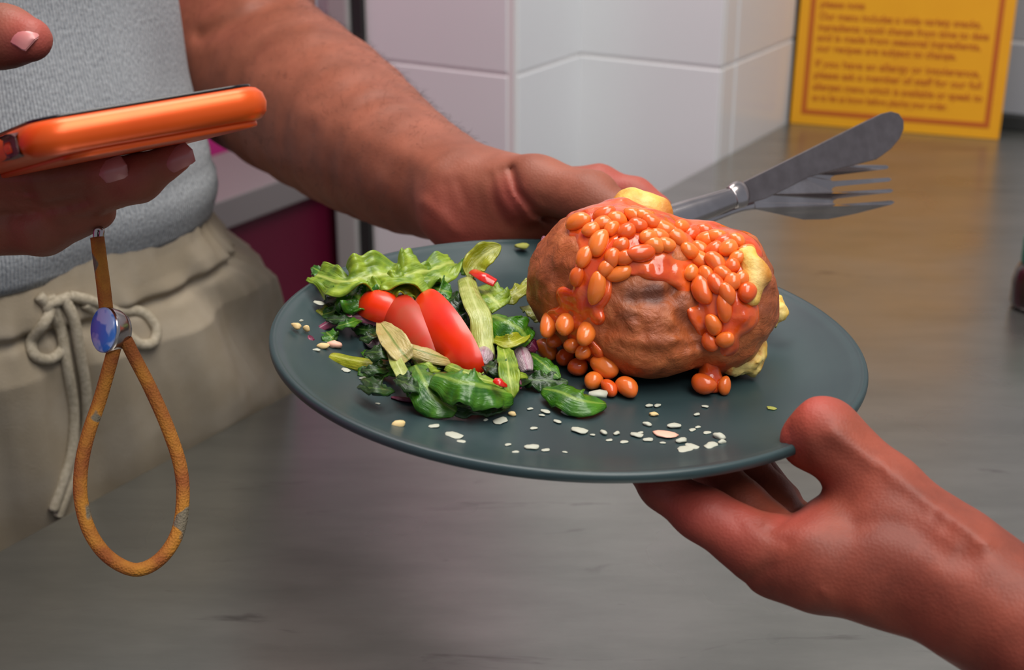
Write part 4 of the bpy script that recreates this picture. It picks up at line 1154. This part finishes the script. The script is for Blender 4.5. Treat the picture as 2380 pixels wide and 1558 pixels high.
leaf('lettuce_leaf', [(735, 640, 16), (800, 655, 20), (870, 640, 22), (940, 640, 23), (1010, 625, 22), (1055, 612, 19)], 44, 'lettuce', 'long frilly light green lettuce leaf along the back of the salad', ruf=.55, rfq=3.2, seed=1, nu=110, nv=25, base=.5, tip=.5)
leaf('lettuce_leaf', [(850, 690, 15), (905, 672, 19), (965, 652, 21), (1020, 635, 20)], 34, 'lettuce', 'crumpled pale lettuce leaf just above the tomato wedges', ruf=.5, rfq=2.6, seed=2, nu=80, nv=21, base=.6, tip=.5)
leaf('lettuce_leaf', [(726, 622, 14), (755, 640, 14), (800, 672, 13), (830, 700, 11)], 22, 'green', 'green leaf whose point sticks out over the left rim', ruf=.4, seed=3, base=.2)
leaf('lettuce_leaf', [(795, 660, 15), (830, 690, 15), (860, 720, 12)], 36, 'green', 'ruffled green leaf left of the round tomato piece', ruf=.5, seed=4, nu=36)
leaf('lettuce_leaf', [(725, 668, 5), (770, 690, 6), (820, 700, 7)], 20, 'dark', 'dark green leaf at the far left of the salad', ruf=.35, seed=5)
leaf('lettuce_leaf', [(745, 735, 4), (790, 722, 7), (850, 720, 8)], 17, 'green', 'narrow green leaf above the purple onion strip', ruf=.3, seed=6)
leaf('lettuce_leaf', [(740, 745, 3), (760, 728, 5), (778, 724, 5)], 17, 'yellow', 'small yellow-green leaf piece at the left end of the onion strip', ruf=.2, seed=7, base=.8, tip=.7)
leaf('lettuce_leaf', [(1092, 650, 18), (1100, 622, 22), (1128, 592, 27), (1164, 571, 30)], 22, 'yellow', 'upright yellow-green leaf pointing up behind the pale stem', curl=.5, ruf=.12, seed=8, base=.15, tip=.05, lean=.8)
leaf('lettuce_leaf', [(1076, 640, 16), (1080, 615, 20), (1088, 600, 23)], 9, 'green', 'tiny dark green leaf beside the upright leaf', ruf=.2, seed=9, lean=.8)
leaf('lettuce_stalk', [(1084, 648, 20), (1098, 695, 22), (1118, 745, 19), (1122, 798, 13), (1127, 836, 9)], 25, 'stem', 'pale thick lettuce stem in the middle of the salad', curl=-.3, ruf=.22, rfq=1.3, seed=10, th=.0018, base=.8, tip=.7)
leaf('lettuce_leaf', [(1150, 690, 12), (1185, 690, 15), (1215, 672, 17), (1238, 654, 18)], 15, 'yellow', 'yellow-green strip of leaf touching the potato', ruf=.4, seed=11, base=.5, tip=.5)
leaf('lettuce_leaf', [(1110, 668, 14), (1140, 690, 16), (1165, 715, 14)], 32, 'lettuce', 'olive green leaf right of the pale stem', ruf=.3, seed=12, base=.7, tip=.6)
leaf('lettuce_leaf', [(1140, 735, 15), (1170, 745, 19), (1205, 765, 17), (1232, 795, 12)], 40, 'green', 'shiny green leaf folded over between stem and potato', curl=-.55, ruf=.18, seed=13, nu=40, base=.7, tip=.6)
leaf('lettuce_leaf', [(1140, 790, 12), (1185, 798, 14), (1230, 778, 14)], 15, 'yellow', 'olive curled leaf edge under the folded green leaf', curl=.5, ruf=.15, seed=14)
leaf('lettuce_leaf', [(1225, 712, 10), (1245, 725, 11), (1262, 745, 9)], 17, 'stem', 'pale cucumber-coloured leaf scrap against the potato', ruf=.2, seed=15, base=.8, tip=.7)
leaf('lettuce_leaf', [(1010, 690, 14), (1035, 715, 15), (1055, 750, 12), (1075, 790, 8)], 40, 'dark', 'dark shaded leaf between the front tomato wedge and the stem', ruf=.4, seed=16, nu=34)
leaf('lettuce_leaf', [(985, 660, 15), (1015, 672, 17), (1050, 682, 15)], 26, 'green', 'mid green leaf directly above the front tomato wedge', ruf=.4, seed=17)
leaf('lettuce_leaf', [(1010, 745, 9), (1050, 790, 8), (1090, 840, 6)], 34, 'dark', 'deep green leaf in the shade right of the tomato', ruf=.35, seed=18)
leaf('lettuce_leaf', [(1000, 700, 19), (1025, 730, 18), (1045, 770, 15), (1060, 800, 11)], 12, 'stem', 'thin olive leaf edge along the tomato wedge', curl=.3, ruf=.2, seed=19)
leaf('lettuce_leaf', [(768, 828, 2.2), (810, 838, 3), (860, 846, 4), (910, 848, 5)], 13, 'yellow', 'straight yellow stalk pointing left in front of the salad', curl=-.6, ruf=.04, seed=20, base=.9, tip=.7, th=.0016)
leaf('lettuce_leaf', [(832, 866, 1.5), (870, 862, 3), (915, 855, 5), (955, 850, 6)], 20, 'green', 'green leaf under the yellow stalk', ruf=.3, seed=21)
leaf('lettuce_leaf', [(884, 752, 13), (905, 780, 14), (930, 815, 13), (950, 838, 10)], 24, 'pale', 'beige ribbed leaf below the left tomato wedge', curl=.25, ruf=.1, seed=22, base=.3, tip=.5)
leaf('lettuce_leaf', [(940, 805, 13), (980, 818, 13), (1020, 830, 11), (1048, 838, 8)], 15, 'pale', 'beige leaf strip under the tip of the front tomato', curl=-.4, ruf=.06, seed=23, base=.7, tip=.6)
leaf('lettuce_leaf', [(905, 800, 12), (925, 850, 10), (955, 905, 6), (985, 945, 2)], 13, 'stem', 'thin leaf stalk running down the front left of the salad', ruf=.1, seed=24, base=.7)
leaf('lettuce_leaf', [(965, 850, 10), (985, 885, 11), (1010, 925, 7), (1060, 958, 2.5)], 36, 'green', 'bright glossy green leaf at the front of the salad', curl=-.35, ruf=.14, seed=25, nu=40, base=.55, tip=.25)
leaf('lettuce_leaf', [(1010, 872, 13), (1070, 888, 15), (1130, 900, 13), (1190, 915, 7)], 40, 'green', 'broad dark glossy leaf across the front of the salad', curl=-.4, ruf=.2, seed=26, nu=44, base=.6, tip=.45)
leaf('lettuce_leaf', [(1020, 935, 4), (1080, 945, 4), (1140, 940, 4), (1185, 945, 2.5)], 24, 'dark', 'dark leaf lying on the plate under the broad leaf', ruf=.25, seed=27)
leaf('lettuce_leaf', [(1040, 850, 15), (1085, 868, 16), (1130, 885, 14), (1175, 890, 11)], 14, 'lettuce', 'light green leaf rib above the broad dark leaf', curl=-.5, ruf=.2, seed=28, base=.7, tip=.5)
leaf('lettuce_leaf', [(1165, 800, 12), (1178, 840, 13), (1185, 885, 11), (1192, 925, 6)], 18, 'lettuce', 'upright light green leaf at the right of the salad', curl=.35, ruf=.25, seed=29)
leaf('lettuce_leaf', [(1262, 905, 4), (1300, 912, 6), (1350, 932, 6), (1408, 940, 3)], 30, 'green', 'flat green leaf lying in front of the loose beans', curl=-.3, ruf=.12, seed=30, base=.3, tip=.2)
leaf('lettuce_leaf', [(1228, 822, 6), (1260, 845, 7), (1300, 880, 5)], 18, 'green', 'green leaf under the loose beans', curl=-.3, ruf=.15, seed=31)
leaf('lettuce_leaf', [(1210, 885, 3), (1260, 885, 4), (1320, 890, 3)], 20, 'dark', 'dark wet leaf between the salad and the loose beans', ruf=.35, seed=32)
leaf('lettuce_leaf', [(755, 770, 2), (768, 782, 4), (778, 795, 2)], 16, 'green', 'small green leaf scrap under the onion strip', ruf=.3, seed=33)
leaf('lettuce_leaf', [(820, 760, 3), (850, 768, 4), (890, 765, 5)], 13, 'dark', 'dark leaf scrap beneath the purple onion strip', ruf=.3, seed=34)
leaf('onion_strip', [(742, 765, 3), (775, 748, 6), (815, 738, 8), (850, 740, 8), (884, 752, 7)], 11, 'onion', 'long purple onion strip at the left of the salad', 'onion', curl=-.5, ruf=.02, th=.0016, seed=40, base=.6, tip=.6)
leaf('onion_strip', [(712, 772, 1.5), (718, 788, 4), (728, 805, 1.5)], 8, 'onion_dark', 'short dark red onion end beside the cream crumbs', 'onion', curl=-.6, th=.0018, seed=41, base=.5, tip=.4)
leaf('onion_strip', [(1128, 796, 9), (1124, 818, 12), (1120, 846, 9)], 19, 'onion_pale', 'pale pink onion petal at the foot of the stem', 'onion', curl=-.8, th=.0022, seed=42, base=.4, tip=.4)
leaf('onion_strip', [(1205, 800, 9), (1215, 825, 10), (1226, 862, 6)], 16, 'onion_pale', 'whitish onion slice left of the loose beans', 'onion', curl=-.7, th=.0022, seed=43, base=.5, tip=.5)
leaf('onion_strip', [(1218, 785, 10), (1232, 797, 10), (1246, 815, 7)], 16, 'onion_dark', 'dark purple onion piece touching the loose beans', 'onion', curl=-.5, th=.0018, seed=44)
leaf('onion_strip', [(1040, 745, 18), (1056, 775, 16), (1072, 815, 11)], 8, 'onion', 'thin purple onion arc along the front tomato wedge', 'onion', curl=-.6, th=.0014, seed=45)
leaf('onion_strip', [(1247, 636, 14), (1254, 600, 22), (1262, 570, 28), (1264, 550, 31)], 6, 'onion', 'thin onion strip standing against the potato', 'onion', curl=-.4, th=.0012, seed=46, lean=.8, base=.6)
leaf('onion_strip', [(1196, 862, 8), (1202, 882, 6), (1208, 905, 3)], 6, 'onion_dark', 'small dark red onion sliver right of the broad leaf', 'onion', curl=-.4, th=.0014, seed=47)
leaf('onion_strip', [(910, 925, .8), (940, 930, 1.2), (975, 935, .8)], 6, 'onion_dark', 'red onion sliver lying flat on the plate by the bright leaf', 'onion', curl=-.3, th=.001, seed=48)
leaf('onion_strip', [(852, 782, 2), (866, 792, 4), (876, 808, 2)], 13, 'onion_pale', 'blurred pink onion piece under the beige leaf', 'onion', curl=-.6, th=.002, seed=49)
leaf('pepper_strip', [(1100, 634, 21), (1122, 645, 22), (1150, 660, 20)], 9, 'onion', 'short red pepper strip at the back of the salad', 'pepper', curl=-.4, th=.003, seed=50, base=.8, tip=.8).data.materials[0] = M['pepper']
leaf('pepper_strip', [(1150, 886, 15), (1162, 890, 15), (1174, 898, 13)], 7, 'onion', 'tiny red pepper bit on the broad green leaf', 'pepper', curl=-.4, th=.002, seed=51).data.materials[0] = M['pepper']
# filler shreds that close the heap; nothing tells them apart
rs = random.Random(21)
for i in range(80):
    x = rs.uniform(790, 1200); y = rs.uniform(690, 905)
    if x < 860 and y > 760: continue
    if x > 1150 and y < 720: continue
    a = rs.uniform(-0.6, 0.9); L = rs.uniform(26, 48); h = rs.uniform(2, 10)
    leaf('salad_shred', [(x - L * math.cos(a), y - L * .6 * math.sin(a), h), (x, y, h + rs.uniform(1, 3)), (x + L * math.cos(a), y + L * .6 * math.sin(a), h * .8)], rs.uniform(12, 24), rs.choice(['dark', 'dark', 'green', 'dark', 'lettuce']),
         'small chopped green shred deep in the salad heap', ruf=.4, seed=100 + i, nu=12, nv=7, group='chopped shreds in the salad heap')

# tomato pieces
M['tomato_dull'] = mat('dull_tomato', (190, 48, 24), 0.4, c2=(176, 66, 38), nscale=70, sss=0.15, sss_r=(0.003,))
def wedge(name, a, b, rad, ang, ex, label, up, m='tomato'):
    """tomato wedge: a lune of skin and two flat cut faces that meet at the core"""
    a = np.asarray(a); b = np.asarray(b); T = b - a; L = np.linalg.norm(T); T /= L
    n_ = np.asarray(up); n_ = n_ - T * (n_ @ T); n_ /= np.linalg.norm(n_); sd = np.cross(T, n_)
    nu, nv = 28, 17; vs = []; fs = []; inner = []; f2 = []
    for i in range(nu):
        u = math.pi * i / (nu - 1); c = a + T * L * (1 - math.cos(u)) / 2 - n_ * rad * (0.80 if ang < 1 else 0.55)
        r = rad * max(0.0, math.sin(u)) ** ex + 1e-5
        for j in range(nv):
            ph = ang * (-1 + 2 * j / (nv - 1)); vs.append(c + r * (math.cos(ph) * n_ + math.sin(ph) * sd))
        dent = 0.16 * math.sin(3 * u)
        for s_ in (-1, -.5, 0, .5, 1):
            e = c + r * (math.cos(ang) * n_ + math.sin(ang) * sd * (1 if s_ > 0 else -1)); w = abs(s_)
            core = c + n_ * r * 0.12
            inner.append(core * (1 - w) + e * w + (sd * (1 if s_ > 0 else -1) * -dent * r if w == .5 else 0))
    for i in range(nu - 1):
        for j in range(nv - 1): fs.append((i * nv + j, (i + 1) * nv + j, (i + 1) * nv + j + 1, i * nv + j + 1))
        for j in range(4): f2.append((i * 5 + j, i * 5 + j + 1, (i + 1) * 5 + j + 1, (i + 1) * 5 + j))
    t = empty(name, tuple((a + b) / 2)); tag(t, label, 'tomato')
    mesh_obj('skin', vs, fs, M[m], t); mesh_obj('cut_face', inner, f2, M['tomato_flesh'], t)
    return t
wedge('tomato_wedge', S(950, 672, .021), S(1084, 842, .012), .0135, 0.78, .80, 'bright red tomato wedge at the front of the salad', up=PN * .45 + tocam * .55 - PU * .75)
wedge('tomato_wedge', S(892, 680, .018), S(998, 828, .009), .0120, 0.80, .75, 'duller tomato wedge in the middle, partly behind the front one', up=PN * .75 + tocam * .35 - PU * .75, m='tomato_dull')
wedge('tomato_wedge', S(840, 688, .015), S(932, 722, .014), .0085, 1.35, .45, 'small round-ended tomato piece furthest left', up=PN * .9 + tocam * .45 - PU * .2)

# crumbs of egg, cheese and sauce scattered over the plate
def crumb_mesh(seed, m):
    bm = bmesh.new(); bmesh.ops.create_icosphere(bm, subdivisions=2, radius=1.0)
    for v in bm.verts: v.co *= 1 + 0.45 * mnoise.noise(v.co * 1.3 + Vector((seed * 7.3, seed, 0)))
    me = bpy.data.meshes.new('crumb'); bm.to_mesh(me); bm.free(); me.materials.append(m)
    me.polygons.foreach_set('use_smooth', [True] * len(me.polygons)); return me
CM = {k: [crumb_mesh(i + 3 * n_, M[m]) for i in range(3)] for n_, (k, m) in enumerate((('c', 'crumb'), ('w', 'crumb_white'), ('p', 'crumb_pink')))}
CM['g'] = [crumb_mesh(20 + i, LM['yellow']) for i in range(2)]
def crumb(x, y, sx, sy, k, label, group=None, ang=0, h=0.0):
    q = S(x, y, 0); v_ = (q - PC) @ PV; u_ = (q - PC) @ PU; rr = math.hypot(u_, v_)
    lift = float(np.interp(rr, [0, .08, .092, .102, .11, .1145], [0, .0003, .0012, .0036, .0066, .0086]))
    q = S(x, y, lift + h); sc = pxm(q)
    o = bpy.data.objects.new('crumb', rs.choice(CM[k])); COL.objects.link(o)
    m4 = pl_frame.copy(); m4.translation = Vector(q + PN * sy * sc * 0.22)
    o.matrix_world = m4 @ Matrix.Rotation(math.radians(ang), 4, 'Z') @ Matrix.Diagonal((sx * sc * 0.55, sx * sc * 0.36, sy * sc * 0.36, 1))
    tag(o, label, 'crumb', group)
def D(cx, cy): return 880 + cx / 2.333, 900 + cy / 2.333
crumb(*D(108, 215), 30, 26, 'c', 'largest tan crumb near the left front rim', ang=20)
crumb(*D(725, 152), 19, 16, 'c', 'yellow crumb in front of the broad leaf')
crumb(*D(1555, 262), 52, 14, 'p', 'long pink crumb on the front of the plate', ang=-12)
crumb(*D(1490, 152), 20, 12, 'c', 'tan crumb below two white ones in front of the potato')
crumb(778, 806, 32, 24, 'p', 'pink crumb at the left of the salad')
crumb(752, 808, 26, 18, 'c', 'cream crumb touching the pink one at left')
crumb(689, 762, 24, 20, 'c', 'cream crumb furthest left on the plate', ang=-40)
crumb(713, 768, 16, 22, 'c', 'cream crumb beside the dark onion end')
crumb(1390, 922, 44, 26, 'w', 'whitish lump at the end of the flat green leaf', h=.004)
crumb(1322, 962, 34, 24, 'w', 'pale lump below the flat green leaf')
crumb(1793, 951, 22, 7, 'g', 'green speck on the empty right of the plate', ang=-20)
crumb(1214, 576, 30, 20, 'g', 'green leaf scrap alone at the back of the plate')
wl = [(300, 215, 26, 8), (410, 265, 44, 9), (440, 300, 26, 6), (830, 330, 34, 12), (905, 345, 20, 7), (905, 135, 24, 8), (885, 155, 14, 6), (970, 190, 20, 8), (1090, 240, 40, 12), (1220, 252, 20, 14), (1290, 255, 18, 10), (1400, 265, 30, 12), (1460, 290, 24, 10), (1455, 205, 20, 12),
      (1600, 215, 32, 14), (1640, 297, 28, 16), (1700, 325, 34, 9), (1800, 322, 36, 12), (1845, 275, 28, 20), (1860, 305, 20, 16), (1465, 105, 18, 10), (1510, 105, 18, 10), (1725, 152, 16, 8), (1770, 108, 16, 7), (1660, 340, 40, 7), (1330, 300, 20, 6), (1250, 290, 16, 5), (1700, 235, 18, 6), (1730, 220, 14, 6), (1780, 250, 20, 6),
      (700, 315, 16, 6), (660, 185, 40, 7), (580, 180, 14, 5), (740, 355, 16, 6), (1540, 305, 14, 6), (1420, 250, 14, 6), (1160, 262, 12, 6), (820, 120, 14, 5), (1010, 355, 12, 5), (840, 225, 18, 5)]
for cx, cy, sx, sy in wl:
    crumb(*D(cx, cy), sx, sy, 'w', 'small whitish crumb scattered on the front of the plate', 'white crumbs on the front of the plate', ang=rs.uniform(-60, 60))
for x, y, sx, sy in ((742, 706, 30, 8), (700, 748, 10, 10), (804, 862, 26, 8), (870, 888, 40, 7), (845, 880, 20, 6), (735, 815, 16, 8), (878, 940, 12, 6)):
    crumb(x, y, sx, sy, 'w', 'small whitish crumb on the left of the plate', 'white crumbs on the left of the plate', ang=rs.uniform(-60, 60))

# ------------------------------------------------------------------ knife and fork lying across the back of the plate
def plane_pts(pts, x0, d0, x1, d1):
    a = (1 / d1 - 1 / d0) / (x1 - x0)
    return [P(x, y, 1 / (1 / d0 + a * (x - x0))) for x, y in pts]
def pln(pp):
    n_ = np.cross(pp[1] - pp[0], pp[len(pp) // 2] - pp[0]); n_ /= np.linalg.norm(n_)
    return n_ if n_ @ fwd > 0 else -n_                                     # pointing away from the camera
knife = empty('knife', tuple(P(1450, 555, .655)))
tag(knife, 'steel table knife with smeared blade crossing over the fork', 'knife')
edge = [(1726, 424), (1800, 388), (1900, 338), (2000, 288), (2050, 264), (2072, 259), (2090, 264), (2101, 280), (2101, 300), (2092, 322), (2072, 346), (2045, 366)]
ser = []
x = 2040
while x > 1900:
    t = (2040 - x) / 140; y = 369 + 36 * t
    ser += [(x, y), (x - 3.5, y + 3)]; x -= 7
edge += ser + [(1880, 412), (1830, 438), (1780, 462), (1738, 474)]
kp = plane_pts(edge, 1728, .690, 2095, .745)
plate_solid('blade', kp, pln(kp), 0.0015, M['steel_blade'], knife, bevel=0.0004)
tube('collar', [P(1733, 448, .6915), P(1724, 450, .690), P(1712, 455, .688), P(1700, 460, .686)], [22 * .69 / FPX, 31 * .69 / FPX, 31 * .69 / FPX, 26 * .69 / FPX], M['steel'], knife, n=16, seg=28, flat=.6)
tube('handle', [P(1704, 459, .687), P(1660, 475, .681), P(1600, 496, .674), P(1520, 525, .665), P(1440, 556, .657), P(1380, 578, .652)], np.array([25, 28, 32, 36, 38, 26]) * .67 / FPX, M['steel'], knife, n=40, seg=28, flat=.7)
fork = empty('fork', tuple(P(1500, 560, .668)))
tag(fork, 'four-tined steel fork under the knife blade', 'fork')
fk = [(1736, 470), (1765, 452), (1850, 404), (1925, 386), (2000, 383), (2060, 384), (2066, 388), (2062, 393), (1940, 408), (1932, 412), (1930, 418), (1936, 421), (2066, 413), (2073, 417), (2066, 422), (1942, 434), (1934, 438), (1933, 444), (1939, 447),
      (2070, 439), (2077, 443), (2070, 448), (1946, 462), (1937, 466), (1936, 472), (1943, 476), (2072, 466), (2080, 470), (2072, 476), (1985, 498), (1925, 510), (1868, 511), (1800, 496), (1742, 484)]
def fork_d(x):
    base_ = 1 / (1 / .700 + (1 / .752 - 1 / .700) * (x - 1736) / 340.0)
    t = min(1, max(0, (x - 1760) / 310)); return base_ + 0.006 * math.sin(math.pi * t)
tris = tessellate_polygon([[Vector((x, y, 0)) for x, y in fk]])
def fork_head():
    bm = bmesh.new(); n = len(fk)
    a = [bm.verts.new(tuple(P(x, y, fork_d(x)))) for x, y in fk]; b = [bm.verts.new(tuple(P(x, y, fork_d(x) + .0018))) for x, y in fk]
    for t in tris:
        bm.faces.new([a[i] for i in t]); bm.faces.new([b[i] for i in t[::-1]])
    for i in range(n): bm.faces.new([a[i], a[(i + 1) % n], b[(i + 1) % n], b[i]])
    bmesh.ops.recalc_face_normals(bm, faces=bm.faces)
    o = bm_obj('head', bm, M['steel'], fork)
    m = o.modifiers.new('bevel', 'BEVEL'); m.width = .0003; m.segments = 2; m.limit_method = 'ANGLE'
fork_head()
tube('handle', [P(1752, 476, .702), P(1720, 484, .699), P(1680, 498, .693), P(1620, 520, .685), P(1560, 545, .677), P(1480, 575, .668)], np.array([12, 9, 9, 12, 18, 20]) * .69 / FPX, M['steel'], fork, n=36, seg=20, flat=.5)
# empties sit at their things' bases; keep the parts where they were modelled
for o in list(bpy.data.objects):
    if o.type == 'EMPTY' and 'origin_at' in o.keys():
        loc = Vector(o['origin_at']); del o['origin_at']
        if loc.length == 0: continue
        o.location = loc
        for ch in o.children: ch.matrix_parent_inverse = Matrix.Translation(-loc)
